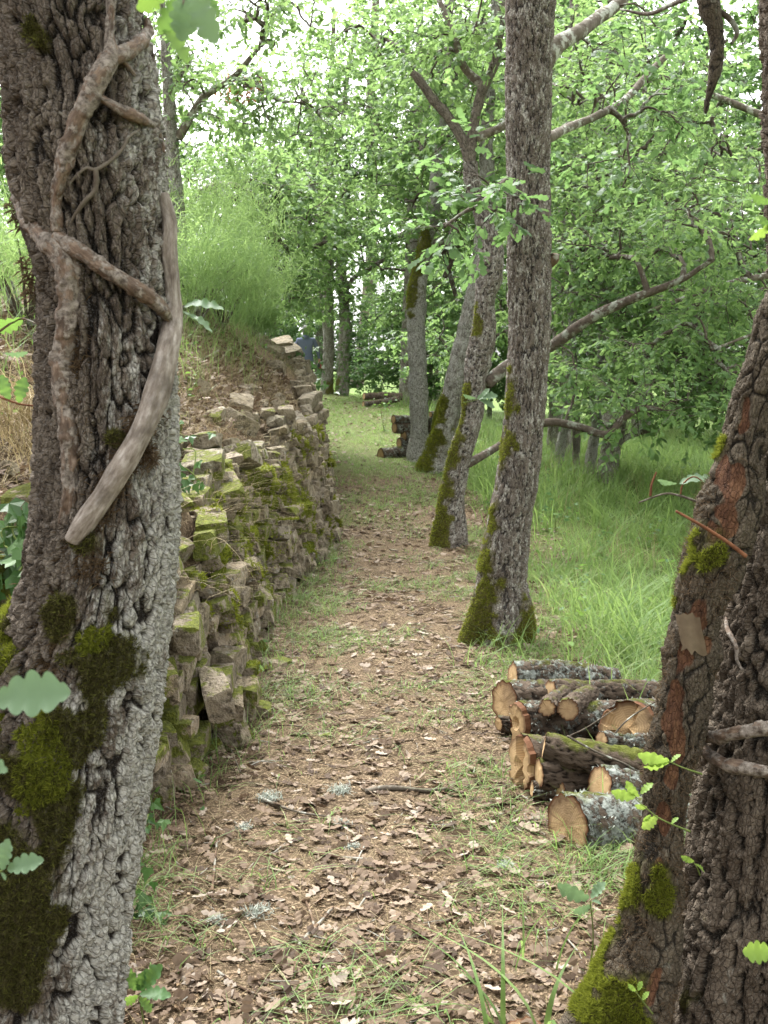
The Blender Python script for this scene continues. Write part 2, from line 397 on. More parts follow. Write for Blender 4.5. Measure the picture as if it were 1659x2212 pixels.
def stone_mat():
    k = NT('wall_stone'); p = k.geo(); r = k.orand()
    sh = k.n('ShaderNodeVectorMath', operation='ADD'); k.l(p, sh.inputs[0]); k.l(r, sh.inputs[1]); q = sh.outputs[0]
    b = k.ramp(r, [(0.0, (.16, .135, .09)), (.3, (.25, .205, .13)), (.55, (.31, .24, .15)), (.8, (.20, .18, .13)), (1.0, (.27, .245, .18))])
    c = k.mix(k.ramp(k.noise(q, 8, 5, .7), [(.35, 0.0), (.7, 1.0)]), b, (.33, .28, .22))
    c = k.mix(k.ramp(k.noise(q, 22, 5, .75), [(.38, .9), (.52, 0.0)]), c, (.07, .055, .038))
    c = k.mix(k.ramp(k.noise(p, 5, 4, .7), [(.5, 0.0), (.7, .65)]), c, (.095, .085, .05))
    c = k.mix(k.math('MULTIPLY', k.ramp(k.noise(q, 14, 3, .8), [(.6, 0.0), (.68, 1.0)]), .6), c, (.40, .39, .34))
    sx = k.n('ShaderNodeSeparateXYZ'); k.l(k.geo('Normal'), sx.inputs[0])
    sp = k.n('ShaderNodeSeparateXYZ'); k.l(p, sp.inputs[0])
    far = k.math('MULTIPLY', k.math('SUBTRACT', 9.3, sp.outputs[1]), .05, False)
    mm = k.math('ADD', k.math('ADD', k.noise(p, 4.5, 6, .7), k.math('MULTIPLY', sx.outputs[2], .05)), k.math('MINIMUM', far, .10))
    mc = k.ramp(k.noise(p, 55, 4, .75), [(.3, (.05, .06, .009)), (.52, (.115, .135, .017)), (.75, (.20, .22, .03))])
    c = k.mix(k.ramp(mm, [(.62, 0.0), (.655, .9)]), c, mc)
    hb = k.math('ADD', k.noise(q, 18, 6, .7), k.math('MULTIPLY', k.noise(q, 80, 3), .4))
    return k.bsdf(c, .92, k.bump(hb, 1.0, .035), .15)
M['stone'] = stone_mat()

def wood_mat():
    k = NT('cut_wood'); rd = k.attr('rad'); p = k.geo()
    w = k.math('SINE', k.math('MULTIPLY', k.math('ADD', rd, k.math('MULTIPLY', k.noise(p, 14, 3), .10)), 75.0))
    c = k.ramp(k.math('ADD', rd, k.math('MULTIPLY', k.noise(p, 12, 4), .3)), [(.0, (.42, .275, .135)), (.55, (.52, .365, .20)), (.9, (.42, .29, .155)), (1.15, (.20, .125, .07))])
    c = k.mix(k.math('MULTIPLY', k.math('ADD', w, 1.0), .2), c, (.20, .12, .055))
    c = k.mix(k.ramp(k.noise(k.mapv(p, (4, 4, 30)), 3, 3), [(.62, 0.0), (.7, .35)]), c, (.5, .36, .2))
    c = k.mix(k.math('MULTIPLY', k.ramp(k.noise(p, 6, 3), [(.5, 0.0), (.66, 1.0)]), .55), c, (.13, .085, .055))
    fc = k.attr('fc', True); nv = k.n('ShaderNodeVectorMath', operation='NORMALIZE'); k.l(fc, nv.inputs[0])
    an = k.n('ShaderNodeVectorMath', operation='ADD'); k.l(nv.outputs[0], an.inputs[0]); k.l(k.orand(), an.inputs[1])
    ck = k.math('ABSOLUTE', k.math('SUBTRACT', k.noise(an.outputs[0], 1.1, 1), .5))
    c = k.mix(k.math('MULTIPLY', k.ramp(ck, [(.0015, .8), (.006, 0.0)]), k.ramp(rd, [(.05, 0.0), (.2, 1.0)])), c, (.14, .09, .05))
    c = k.mix(k.ramp(rd, [(.90, 0.0), (.93, 1.0)]), c, (.11, .05, .025))
    return k.bsdf(c, .85, k.bump(k.noise(p, 140, 3), .5, .003), .15)
M['wood'] = wood_mat()

def log_mat():
    k = NT('log_bark'); tc = k.attr('tc', True); h = k.attr('hgt'); st = k.mapv(tc, (1, 1, .35))
    r = k.orand()
    c = k.ramp(k.noise(st, 40, 5, .7), [(.3, (.055, .038, .026)), (.7, (.15, .115, .085))])
    c = k.mix(k.ramp(h, [(.1, .95), (.55, 0.0)]), c, (.016, .012, .009))
    lm = k.ramp(k.math('ADD', k.noise(tc, 22, 6, .78), k.math('MULTIPLY', k.attr('lich'), .24)), [(.66, 0.0), (.74, 1.0)])
    c = k.mix(k.math('MULTIPLY', lm, .9), c, k.ramp(k.noise(tc, 60, 3), [(.3, (.17, .19, .165)), (.7, (.42, .455, .41))]))
    mo = k.ramp(k.math('ADD', k.noise(tc, 8, 4), k.attr('moss')), [(.74, 0.0), (.85, 1.0)])
    c = k.mix(mo, c, (.09, .10, .018))
    return k.bsdf(c, .9, k.bump(k.math('ADD', k.noise(st, 130, 5, .75), k.math('MULTIPLY', lm, .5)), 1.0, .012), .15)
M['log'] = log_mat()

def plain(name, c, rough=.7, spec=.3, nz=25, amt=.25):
    k = NT(name); p = k.obj()
    cc = k.mix(k.math('MULTIPLY', k.noise(p, nz, 3), amt * 2), c, tuple(x * .55 for x in c))
    return k.bsdf(cc, rough, k.bump(k.noise(p, nz * 3, 3), .3, .004), spec)
M['jacket'] = plain('jacket', (.14, .16, .24), .9, .15)
M['trousers'] = plain('trousers', (.045, .043, .045), .9, .1)
M['skin'] = plain('skin', (.40, .25, .18), .6, .3)
M['hair'] = plain('hair', (.20, .195, .19), .8, .2, 90, .4)
M['boots'] = plain('boots', (.04, .03, .025), .7, .2)
M['saw_red'] = plain('saw_red', (.42, .06, .025), .4, .5)
M['saw_white'] = plain('saw_white', (.6, .6, .57), .4, .5)
M['saw_black'] = plain('saw_black', (.02, .02, .02), .5, .4)
M['steel'] = plain('steel', (.35, .35, .35), .4, .5)
# ------------------------------------------------------------------ leaves and blades
def leaf_tmpl(lod):
    if lod == 0:
        t = np.linspace(0, 1, 35); w = .30 * np.sin(np.pi * np.clip(t, .0, 1) ** .9) ** .62 * (.62 + .46 * np.abs(np.sin(np.pi * (t * 4.5 + .06))) ** .7) * (.62 + .55 * t); w[0] = .012; w[-1] = .02
        x = np.concatenate([t, t, t]); y = np.concatenate([-w, np.zeros(35), w]); z = np.concatenate([.10 * w / .3, np.zeros(35), .10 * w / .3]) - .16 * x ** 2
        z = z + .025 * np.cos(x * 26) * np.abs(y) / .3
        i = np.arange(34); Fq = np.concatenate([np.stack([i, i + 35, i + 36, i + 1], -1), np.stack([i + 35, i + 70, i + 71, i + 36], -1)])
        tri = np.concatenate([Fq[:, [0, 1, 2]], Fq[:, [0, 2, 3]]])
        return np.stack([x, y, z], -1), tri
    if lod == 1:
        t = A(0, .22, .36, .52, .66, .84, 1); w = A(.015, .16, .10, .25, .16, .24, .04)
        x = np.concatenate([t, t]); y = np.concatenate([-w, w]); z = -.2 * x ** 2 + .12 * np.abs(y)
        i = np.arange(6); tri = np.concatenate([np.stack([i, i + 7, i + 8], -1), np.stack([i, i + 8, i + 1], -1)])
        return np.stack([x, y, z], -1), tri
    if lod == 2:
        V = A([0, 0, 0], [.38, -.22, .03], [.42, .22, .03], [.8, -.2, -.05], [.76, .22, -.05], [1, 0, -.16])
        return V, np.array([[0, 1, 2], [1, 3, 2], [2, 3, 4], [3, 5, 4]])
    V = A([0, 0, 0], [.5, -.3, .04], [1, 0, -.1], [.55, .3, .04])
    return V, np.array([[0, 1, 2], [0, 2, 3]])
def litter_tmpl():
    t = A(0, .2, .36, .52, .68, .84, 1); w = A(.02, .17, .09, .25, .14, .22, .05)
    x = np.concatenate([t, t]); y = np.concatenate([-w, w]); z = .35 * (x - .5) ** 2 + .35 * np.abs(y)
    i = np.arange(6); tri = np.concatenate([np.stack([i, i + 7, i + 8], -1), np.stack([i, i + 8, i + 1], -1)])
    return np.stack([x, y, z], -1), tri
IVY_T = (A([0, 0, 0], [-.05, -.3, .04], [.22, -.5, .0], [.38, -.24, .03], [.95, 0, -.1], [.38, .24, .03], [.22, .5, 0], [-.05, .3, .04]),
         np.array([[0, 1, 2], [0, 2, 3], [0, 3, 4], [0, 4, 5], [0, 5, 6], [0, 6, 7]]))
TM = [leaf_tmpl(k) for k in range(4)]
def place(tmpl, pos, xd, nd, size, wscale=None):
    T, Fc = tmpl; N = len(pos)
    xd = unit(xd); yd = unit(np.cross(nd, xd)); zd = np.cross(xd, yd)
    size = np.broadcast_to(np.asarray(size, float), (N,))
    ws = size if wscale is None else size * wscale
    V = pos[:, None] + (T[None, :, 0:1] * xd[:, None] + T[None, :, 2:3] * zd[:, None]) * size[:, None, None] + T[None, :, 1:2] * yd[:, None] * ws[:, None, None]
    return V.reshape(-1, 3), (Fc[None] + (np.arange(N) * len(T))[:, None, None]).reshape(-1, 3)
def leaf_dirs(N, up=1.0, droop=.25):
    a = rng.uniform(0, 2 * np.pi, N)
    xd = np.stack([np.cos(a), np.sin(a), rng.normal(-droop, .35, N)], -1)
    nd = rng.normal(0, .55, (N, 3)) + A(0, 0, up)
    return xd, nd
def blades(pos, h, w, bend, az=None, rows=4, lean=None):
    N = len(pos); h = np.broadcast_to(np.asarray(h, float), (N,)); w = np.broadcast_to(np.asarray(w, float), (N,)); bend = np.broadcast_to(np.asarray(bend, float), (N,))
    if az is None: az = rng.uniform(0, 2 * np.pi, N)
    d = np.stack([np.cos(az), np.sin(az), 0 * az], -1); s = np.stack([-np.sin(az + .6), np.cos(az + .6), 0 * az], -1)
    t = np.linspace(0, 1, rows)
    up = (t[None] - .55 * np.minimum(bend, 1.5)[:, None] * t[None] ** 2)
    c = pos[:, None] + h[:, None, None] * (up[..., None] * A(0, 0, 1) + (bend[:, None] * t[None] ** 2 + .12 * t[None])[..., None] * d[:, None])
    ww = w[:, None] * np.maximum(1 - t[None] ** 1.5, .06) * .5
    V = np.stack([c - s[:, None] * ww[..., None], c + s[:, None] * ww[..., None]], 2).reshape(N, rows * 2, 3)
    i = np.arange(rows - 1)
    q = np.stack([2 * i, 2 * i + 1, 2 * i + 3, 2 * i + 2], -1)
    Fc = (q[None] + (np.arange(N) * rows * 2)[:, None, None]).reshape(-1, 4)
    return V.reshape(-1, 3), Fc, np.repeat(rng.random(N), rows * 2)
def fuzz(pos, nrm, h, w):
    """tiny leaning single-triangle tufts"""
    N = len(pos); d = unit(nrm + rng.normal(0, .55, (N, 3))); s = unit(np.cross(d, rng.normal(0, 1, (N, 3)))) * (w * rng.uniform(.6, 1.4, (N, 1)))
    tip = pos + d * (h * rng.uniform(.5, 1.3, (N, 1)))
    V = np.stack([pos - s, pos + s, tip], 1).reshape(-1, 3)
    return V, np.arange(3 * N).reshape(-1, 3), np.repeat(rng.random(N), 3)

# ------------------------------------------------------------------ bark
def blobmask(B, blobs, seed):
    m = np.zeros(len(B))
    if len(blobs) == 0: return m
    w = fbm(B * 13, 4, seed) * 1.0
    B = B + .05 * np.stack([fbm(B * 9 + 3, 2, seed + 1), fbm(B * 9 + 11, 2, seed + 2), fbm(B * 7 + 5, 2, seed + 3) * 1.8], -1)
    for c, r, *st in blobs:
        d = np.linalg.norm((B - np.asarray(c)) * (A(1, 1, st[0]) if st else 1), axis=1) / r
        m = np.maximum(m, np.clip(1.2 - d * .9, 0, 1))
    return np.clip(m + np.where(m > 0, w, 0), 0, 1.2)
def bark_rfun(scale, amp, seed, mossblobs=(), bareblobs=(), lich=.4, flare=None, lichf=None, zs=.42, lump=.02):
    def f(tc, base, D):
        q = tc * A(1, 1, zs) * scale
        wp = np.stack([fbm(tc * scale * .8, 2, seed + 1), fbm(tc * scale * .8 + 7, 2, seed + 2), fbm(tc * scale * .5 + 3, 2, seed + 3)], -1)
        d1, d2, idd = worley(q + wp * .55, seed)
        h1 = sstep(.0, .17, d2 - d1)
        e1, e2, id2 = worley((q + wp * .9) * A(1.5, 1.5, 2.9), seed + 50)
        h2 = sstep(.0, .16, e2 - e1)
        k1, k2, id3 = worley((q + wp * 1.2) * A(3.2, 3.2, 6.0), seed + 90)
        h3 = sstep(.0, .3, k2 - k1)
        mo = blobmask(base, mossblobs, seed + 4); ba = blobmask(base, bareblobs, seed + 6)
        ms = sstep(.25, .6, mo); bs = sstep(.35, .5, ba)
        h = h1 * (.55 + .26 * h2 + .10 * h3 + .18 * (id2 - .5)) * 1.15
        fine = fbm(tc * 90, 3, seed + 8) * .38
        off = amp * ((h - .75) + .35 * (idd - .5) * h1 + fine) * (1 - .45 * ms) * (1 - bs) - amp * .5 * bs
        off = off + ms * (.35 * amp + .5 * amp * fbm(tc * 30, 2, seed + 9))
        off = off + lump * fbm(tc * 5.5, 3, seed + 20)
        if flare is not None: off = off + flare(base, D)
        L = np.full(len(tc), float(lich)) if lichf is None else lichf(base, D)
        return off, {'hgt': np.clip(h, 0, 1), 'moss': mo, 'bare': ba, 'lich': L}
    return f
def trunk_obj(name, pts, nu, nv, mat, parent, rf, vs=None, cap=True):
    """pts rows: x y z r"""
    S = spline(pts, nv) if vs is None else vs
    V, Fs, tc, ex = tube(S[:, :3], S[:, 3], nu, cap, rf)
    at = {'tc': tc}
    if ex: at.update(ex)
    o = mk(name, V, Fs, mat, parent, at)
    return o, V, Fs, at
def moss_fuzz(name, V, quads, at, parent, n, h=.012, w=.0016, mat='mossfuzz', thr=.55, key='moss', front=True):
    m = at[key]; q = quads[(m[quads].mean(1) > thr)]
    if len(q) == 0: return
    a, b, c, d = (V[q[:, k]] for k in range(4))
    nr = np.cross(b - a, d - a); ar = np.linalg.norm(nr, axis=1); nr = unit(nr)
    if front:
        keep = (nr * (A(0, 0, CAMZ) - a)).sum(1) > -.15 * np.linalg.norm(a - A(0, 0, CAMZ), axis=1)
        if keep.any(): a, b, d, nr, ar = a[keep], b[keep], d[keep], nr[keep], ar[keep]
    k = rng.choice(len(a), n, p=ar / ar.sum()); u = rng.random((n, 1)); v = rng.random((n, 1))
    pos = a[k] + (b - a)[k] * u + (d - a)[k] * v
    VV, FF, r = fuzz(pos, nr[k] + A(0, 0, .25), h, w)
    tk = [c for c in parent.children if c.name.startswith('trunk' if thr != .6 and key != 'hair' else 'second_stem')]
    o = mk(name, VV, FF, M[mat], tk[0] if tk else parent, {'rnd': r}, smooth=False); o['kind'] = 'stuff'
    return o

# ------------------------------------------------------------------ crowns
def inside(n, c, r):
    p = unit(rng.normal(0, 1, (n, 3))) * rng.random((n, 1)) ** (1 / 2.2); return p * np.asarray(r) + np.asarray(c)
def crown(parent, skel, vols, lod, lsize, mat='leaf', bmat='branch', per=(4, 13), twl=.42, r0=.006, rmax=.05, minz=None, leafn=None, names=('twigs', 'crown')):
    """skel (n,3) limb points; vols list of (centre, radii, n clusters)"""
    att = np.concatenate([inside(n, c, r) for c, r, n in vols])
    gz = g(att[:, 0], att[:, 1]); att = att[att[:, 2] > gz + .6]
    d0 = np.array([np.min(np.linalg.norm(skel - a, axis=1)) for a in att]); att = att[np.argsort(d0)]
    nodes = [np.asarray(p, float) for p in skel]; par = [-1] * len(skel); cnt = [0] * len(skel); paths = []
    NA = np.array(nodes + [np.zeros(3)] * (len(att) * 4)); nn = len(skel)
    par = -np.ones(len(NA), int); cnt = np.zeros(len(NA))
    for a in att:
        dv = a - NA[:nn]; dist = np.linalg.norm(dv, axis=1) * (1 + .5 * np.clip(-dv[:, 2], 0, 3))
        dist[:len(skel)] *= .85
        k = int(np.argmin(dist)); p0 = NA[k]; L = np.linalg.norm(a - p0)
        ids = [k]
        side = unit(np.cross(a - p0, rng.normal(0, 1, 3))) * L * rng.uniform(.05, .16)
        for i, t in enumerate((.3, .6, .85, 1.0)):
            p = p0 + (a - p0) * t + side * math.sin(math.pi * t) + A(0, 0, .10 * L * math.sin(math.pi * t)) + rng.normal(0, .03 * L, 3) * (t < 1)
            NA[nn] = p; par[nn] = ids[-1]; ids.append(nn); nn += 1
        paths.append(ids)
        j = ids[-1]
        while j >= len(skel): cnt[j] += 1; j = par[j]
    T = Acc()
    for ids in paths:
        pts = NA[ids]; rr = np.array([min(r0 * max(cnt[i], 1) ** .5, rmax) for i in ids]); rr[0] = rr[1] * 1.1
        rr = rr * np.linspace(1.15, .75, len(rr))
        V, Fs, tc, _ = tube(spline(np.c_[pts, rr], 6)[:, :3], np.interp(np.linspace(0, 1, 6), np.linspace(0, 1, len(rr)), rr), 4 if lod > 1 else 5, False)
        T.add(V, Fs, tc=tc)
    # side twigs with leaves
    nt, nl = per; ends = NA[[p[-1] for p in paths]]; mids = NA[[p[-2] for p in paths]]
    N = len(ends) * nt
    src = np.repeat(np.where(rng.random((len(ends), 1)) < .65, ends, mids), nt, 0)
    outd = np.repeat(unit(ends - mids), nt, 0)
    d = unit(outd * .5 + rng.normal(0, 1, (N, 3)) * A(1, 1, .45) + A(0, 0, -.06)); L = twl * rng.uniform(.55, 1.35, N)
    tip = src + d * L[:, None]
    m = (src + tip) / 2 + rng.normal(0, .04, (N, 3)) + A(0, 0, .03)
    side = unit(np.cross(d, A(0, 0, 1) + rng.normal(0, .1, (N, 3)))) * .0035; upv = A(0, 0, .0035)
    TV = np.stack([src + side, src - side, src + upv, m + side * .7, m - side * .7, m + upv * .7, tip], 1)
    TF = np.array([[0, 1, 4], [0, 4, 3], [1, 2, 5], [1, 5, 4], [2, 0, 3], [2, 3, 5], [3, 4, 6], [4, 5, 6], [5, 3, 6]])
    T.add(TV.reshape(-1, 3), (TF[None] + (np.arange(N) * 7)[:, None, None]).reshape(-1, 3), tc=TV.reshape(-1, 3))
    tw = T.build(names[0], M[bmat], parent); tw['kind'] = 'stuff'
    t = rng.beta(2.0, 1.1, (N, nl)); t[:, :3] = rng.uniform(.9, 1, (N, 3))
    pos = src[:, None] * (1 - t[..., None]) ** 2 + 2 * m[:, None] * (t * (1 - t))[..., None] + tip[:, None] * t[..., None] ** 2
    pos = pos.reshape(-1, 3) + rng.normal(0, .012, (N * nl, 3))
    a = rng.uniform(0, 2 * np.pi, N * nl)
    dd = np.repeat(d, nl, 0)
    xd = unit(dd * .7 + np.stack([np.cos(a), np.sin(a), rng.normal(-.25, .35, N * nl)], -1))
    nd = rng.normal(0, .5, (N * nl, 3)) + A(0, 0, 1.0)
    sz = lsize * rng.uniform(.65, 1.25, N * nl)
    V, Fc = place(TM[lod], pos, xd, nd, sz, rng.uniform(.8, 1.15, N * nl))
    cl = np.repeat(rng.random(len(ends)) * .45, nt * nl)
    r = np.clip(cl + rng.random(N * nl) * .6, 0, 1)
    mk(names[1], V, Fc, M[mat], parent, {'rnd': np.repeat(r, len(TM[lod][0]))}, smooth=False)
    return paths, NA

def px_line(rows, Y, dY=None):
    """rows (xd, yd, half width in picture units[, extra depth]) -> x y z r rows"""
    out = []
    for i, r in enumerate(rows):
        y = Y + (r[3] if len(r) > 3 else 0)
        p = P(r[0], r[1], y); out.append([*p, r[2] * pxm(y)])
    return np.array(out)

# ------------------------------------------------------------------ ground, path
def lines(segs):
    return np.unique(np.concatenate([np.arange(a, b, s) for a, b, s in segs]).round(4))
gx = lines([(-300, -60, 40), (-60, -12, 4), (-12, -4, .5), (-4, -1.9, .14), (-1.9, .0, .05), (.0, 3.2, .08), (3.2, 8, .3), (8, 20, 1.5), (20, 60, 6), (60, 301, 40)])
gy = lines([(-60, -6, 6), (-6, 1.5, .5), (1.5, 12, .075), (12, 20, .15), (20, 36, .4), (36, 70, 2), (70, 401, 30)])
X, Y = np.meshgrid(gx, gy)
Z = g(X, Y)
green = sstep(.7, 1.6, X - xc(Y)) * .55 + sstep(11.5, 14.5, Y) * .5 + sstep(.4, 1.6, xw(Y) - X - .4) * .25 + .18 * sstep(5.5, 6.6, Y) * sstep(8.3, 7.4, Y)
Vg = np.stack([X, Y, Z], -1).reshape(-1, 3)
ground = mk('ground', Vg, grid_faces(len(gy), len(gx), False), M['ground'], None, {'green': green.ravel()}, loc=(0, 0, 0))
tag(ground, 'woodland floor of leaf litter, bank and grassy slope', 'ground', kind='structure')
py = lines([(-5, 1.5, .4), (1.5, 14, .1), (14, 34, .3)])
pu = np.linspace(-1, 1, 25)
wl_ = .62 + .07 * n2(py, 0 * py, 31, 1.1); wr_ = .85 + .12 * n2(py, 0 * py, 37, .9)
wl_ = np.minimum(wl_, np.maximum(xc(py) - xw(py) - .05, .3))
PX = xc(py)[:, None] + np.where(pu[None] < 0, pu[None] * wl_[:, None], pu[None] * wr_[:, None]); PY = np.broadcast_to(py[:, None], PX.shape)
PZ = g(PX, PY) + .012 - .022 * np.abs(pu[None]) ** 6
gr2 = sstep(.7, 1.6, PX - xc(PY)) * .55 + sstep(11.5, 14.5, PY) * .5 + .18 * sstep(5.5, 6.6, PY) * sstep(8.3, 7.4, PY)
path = mk('path', np.stack([PX, PY, PZ], -1).reshape(-1, 3), grid_faces(len(py), 25, False), M['ground'], None, {'green': gr2.ravel()}, loc=(0, 0, 0))
tag(path, 'trodden footpath strewn with brown leaves and wood chips', 'path', kind='structure')
# ------------------------------------------------------------------ left oak with dead vines
T1Y = 2.2
T1C = [(-400, 95, 165), (0, 142, 150), (170, 174, 152), (333, 184, 156), (480, 205, 146), (600, 221, 136), (750, 236, 140), (937, 236, 147), (1070, 234, 152), (1203, 224, 160), (1337, 198, 172), (1470, 165, 188), (1742, 125, 198), (1974, 62, 208), (2212, 25, 216), (2420, -5, 228)]
def t1_at(yd):
    y = [r[0] for r in T1C]; return np.interp(yd, y, [r[1] for r in T1C]), np.interp(yd, y, [r[2] for r in T1C])
def t1_on(xd, yd, off=0.0):
    c, R = t1_at(yd); k = pxm(T1Y); lat = (xd - c) * k; dep = math.sqrt(max((R * k) ** 2 - lat ** 2, 0))
    return P(xd, yd, T1Y - dep - off)
base1 = on_ground(*P(-5, 2420, T1Y)[:2])
oak = thing('oak_tree', base1, 'thick oak at the left edge wrapped by dead vines, moss on its foot', 'tree')
rows = [(x, y, r) for y, x, r in T1C]
top = px_line(rows[::-1], T1Y)
extra = np.array([[top[-1][0] - .15, T1Y + .1, 3.6, .15], [top[-1][0] - .1, T1Y + .3, 5.0, .12], [top[-1][0] + .2, T1Y + .5, 7.0, .06]])
low = top[0].copy(); low[2] = min(low[2], base1[2]) - .12; low[3] *= 1.12
S = np.vstack([spline(np.vstack([low, top]), 520), spline(np.vstack([top[-1], extra]), 40)[1:]])
mossb = [(t1_on(x, y), r * pxm(T1Y)) for x, y, r in [(215, 1450, 80), (150, 1560, 70), (70, 1650, 110), (35, 1330, 70), (15, 1450, 80), (110, 1320, 50), (235, 1330, 45), (20, 1850, 120), (10, 2080, 120), (115, 1750, 50), (180, 1180, 36), (255, 950, 30), (40, 1980, 90), (70, 60, 40)]]
def lich1(base, D):
    s = D[:, 0] * .45 + .36 - .26 * sstep(1.2, 2.0, base[:, 2]); return s + .12 * fbm(base * 4, 2, 77)
def flare1(base, D):
    k = sstep(.75, .05, base[:, 2]); a = np.arctan2(D[:, 1], D[:, 0]); return k * (.025 + .03 * np.cos(a * 4 + 1.0))
rf = bark_rfun(34, .021, 3, mossb, (), .5, flare1, lich1, .15, lump=.012)
tr, V, Fs, at = trunk_obj('trunk', None, 240, 0, M['bark_left'], oak, rf, vs=S)
moss_fuzz('moss', V, Fs[0], at, oak, 30000, .011, .0012, 'mossdark', .5)
brightm = [(t1_on(x, y), r * pxm(T1Y)) for x, y, r in [(75, 1640, 70), (95, 1700, 60), (30, 1340, 55), (20, 1420, 60), (60, 1720, 60), (190, 1400, 36), (10, 1560, 50)]]
at['mb'] = blobmask(V, brightm, 8)
moss_fuzz('moss', V, Fs[0], at, oak, 15000, .013, .0012, 'mossfuzz', .42, 'mb')

def vine(name, rows, mat, parent, nu=20, seed=0, sink=.25, onfun=t1_on, Yd=T1Y, knob=.12):
    out = []
    for x, y, w in rows:
        r = w * .5 * pxm(Yd); p = onfun(x, y, r * (1 - 2 * sink)); out.append([*p, r])
    n = max(20, int(len(rows) * 20)); S = spline(np.array(out), n)
    def rf(tc, base, D):
        return S[:, 3].mean() * (knob * fbm(tc * A(1, 1, .5) * 26, 3, seed) * 2.2 + .30 * fbm(tc * A(130, 130, 9), 2, seed + 3) + .25 * knob / .12 * sstep(.05, .2, fbm(tc * A(60, 60, 40), 3, seed + 5)) * (mat == 'vine_brown') + .05 * np.sin(tc[:, 2] * 40 + seed)), None
    V, Fs, tc, _ = tube(S[:, :3], np.maximum(S[:, 3], .001), nu, True, rf)
    return mk(name, V, Fs, M[mat], parent, {'tc': tc})
vn = thing('dead_vine', t1_on(160, 1160), 'smooth pale bare vine curving up the right side of the left oak', 'vine')
vine('stem', [(350, 420, 22), (366, 480, 28), (364, 540, 32), (370, 610, 36), (373, 680, 42), (360, 760, 47), (337, 850, 48), (306, 930, 47), (266, 1002, 46), (226, 1065, 46), (186, 1125, 46), (158, 1166, 38)], 'vine_pale', vn, 36, 4, .12)
vn2 = thing('dead_vine', t1_on(140, 1100), 'brown flaking vine forking and crossing the left side of the left oak', 'vine')
vine('stem', [(28, 350, 20), (38, 410, 28), (62, 468, 36), (105, 520, 44), (138, 562, 46), (150, 620, 42), (146, 700, 42), (137, 780, 40), (138, 860, 38), (148, 940, 36), (152, 1020, 32), (146, 1090, 28), (135, 1130, 20)], 'vine_brown', vn2, 34, 9, .12)
vine('branch', [(120, 510, 30), (160, 535, 30), (200, 562, 28), (245, 592, 28), (290, 622, 28), (325, 645, 28), (350, 668, 26), (368, 700, 20)], 'vine_brown', vn2, 26, 12, .05)
vn3 = thing('dead_vine', t1_on(125, 480), 'upper brown vine climbing diagonally across the left oak to a fork', 'vine')
vine('stem', [(124, 500, 24), (121, 440, 24), (132, 385, 28), (150, 315, 32), (180, 235, 36), (214, 165, 40), (240, 122, 34), (236, 80, 20), (239, 30, 15), (236, -60, 14)], 'vine_brown', vn3, 30, 21, .1)
vine('branch', [(232, 130, 28), (262, 118, 30), (296, 98, 28), (318, 72, 22), (316, 40, 12)], 'vine_brown', vn3, 16, 23, .0)
vine('branch', [(215, 210, 14), (258, 236, 18), (300, 256, 18), (332, 274, 15), (347, 300, 11), (352, 330, 6)], 'vine_brown', vn3, 12, 25, .05)
vine('twig', [(263, 128, 10), (280, 148, 9), (292, 164, 6)], 'vine_brown', vn3, 8, 26)
vn4 = thing('dead_vine', t1_on(155, 475), 'thin forked grey vine twig lying on the left oak bark', 'vine')
vine('stem', [(148, 400, 6), (165, 380, 7), (187, 363, 7), (207, 366, 8), (240, 346, 8), (264, 322, 8), (278, 296, 7), (300, 281, 4)], 'branch_lichen', vn4, 8, 31)
vine('branch', [(207, 366, 8), (206, 408, 9), (182, 436, 10), (160, 468, 8), (150, 490, 5)], 'branch_lichen', vn4, 8, 33)
vn5 = thing('dead_vine', t1_on(40, 250), 'short thin vine twig near the top left of the left oak', 'vine')
vine('stem', [(36, 252, 5), (70, 252, 7), (80, 234, 7), (110, 238, 7), (140, 250, 7), (160, 265, 4)], 'branch_lichen', vn5, 8, 35)
# rootlets left by the vine
R_ = Acc()
for (x0, y0, x1, y1, n, sp) in [(168, 640, 165, 1000, 700, 16), (330, 880, 190, 1150, 1600, 26), (110, 1180, 90, 1500, 1500, 34), (150, 1180, 200, 1230, 500, 40), (290, 900, 330, 1000, 300, 12), (60, 560, 80, 640, 150, 14), (25, 440, 60, 500, 150, 10)]:
    for _ in range(n):
        t = rng.random(); x = x0 + (x1 - x0) * t + rng.normal(0, sp * .6); y = y0 + (y1 - y0) * t + rng.normal(0, sp * .4)
        p = t1_on(x, y, -.002); a = rng.uniform(0, 2 * np.pi); L = rng.uniform(.008, .026)
        q = p + A(math.cos(a) * L, -rng.uniform(.2, .7) * L, math.sin(a) * L - .3 * L); s = A(.0007, 0, .0005)
        R_.add(np.stack([p - s, p + s, (p + q) / 2 + A(0, -.003, .003), q]), np.array([[0, 1, 2], [1, 3, 2]]), rnd=rng.random())
o = R_.build('rootlets', M['rootlet'], oak, False); o['kind'] = 'stuff'
sk = S[520:, :3]
crown(oak, sk, [((-1.0, 2.6, 5.6), (1.8, 1.6, 1.0), 40), ((.3, 3.4, 6.2), (1.6, 1.6, .9), 34)], 2, .085)

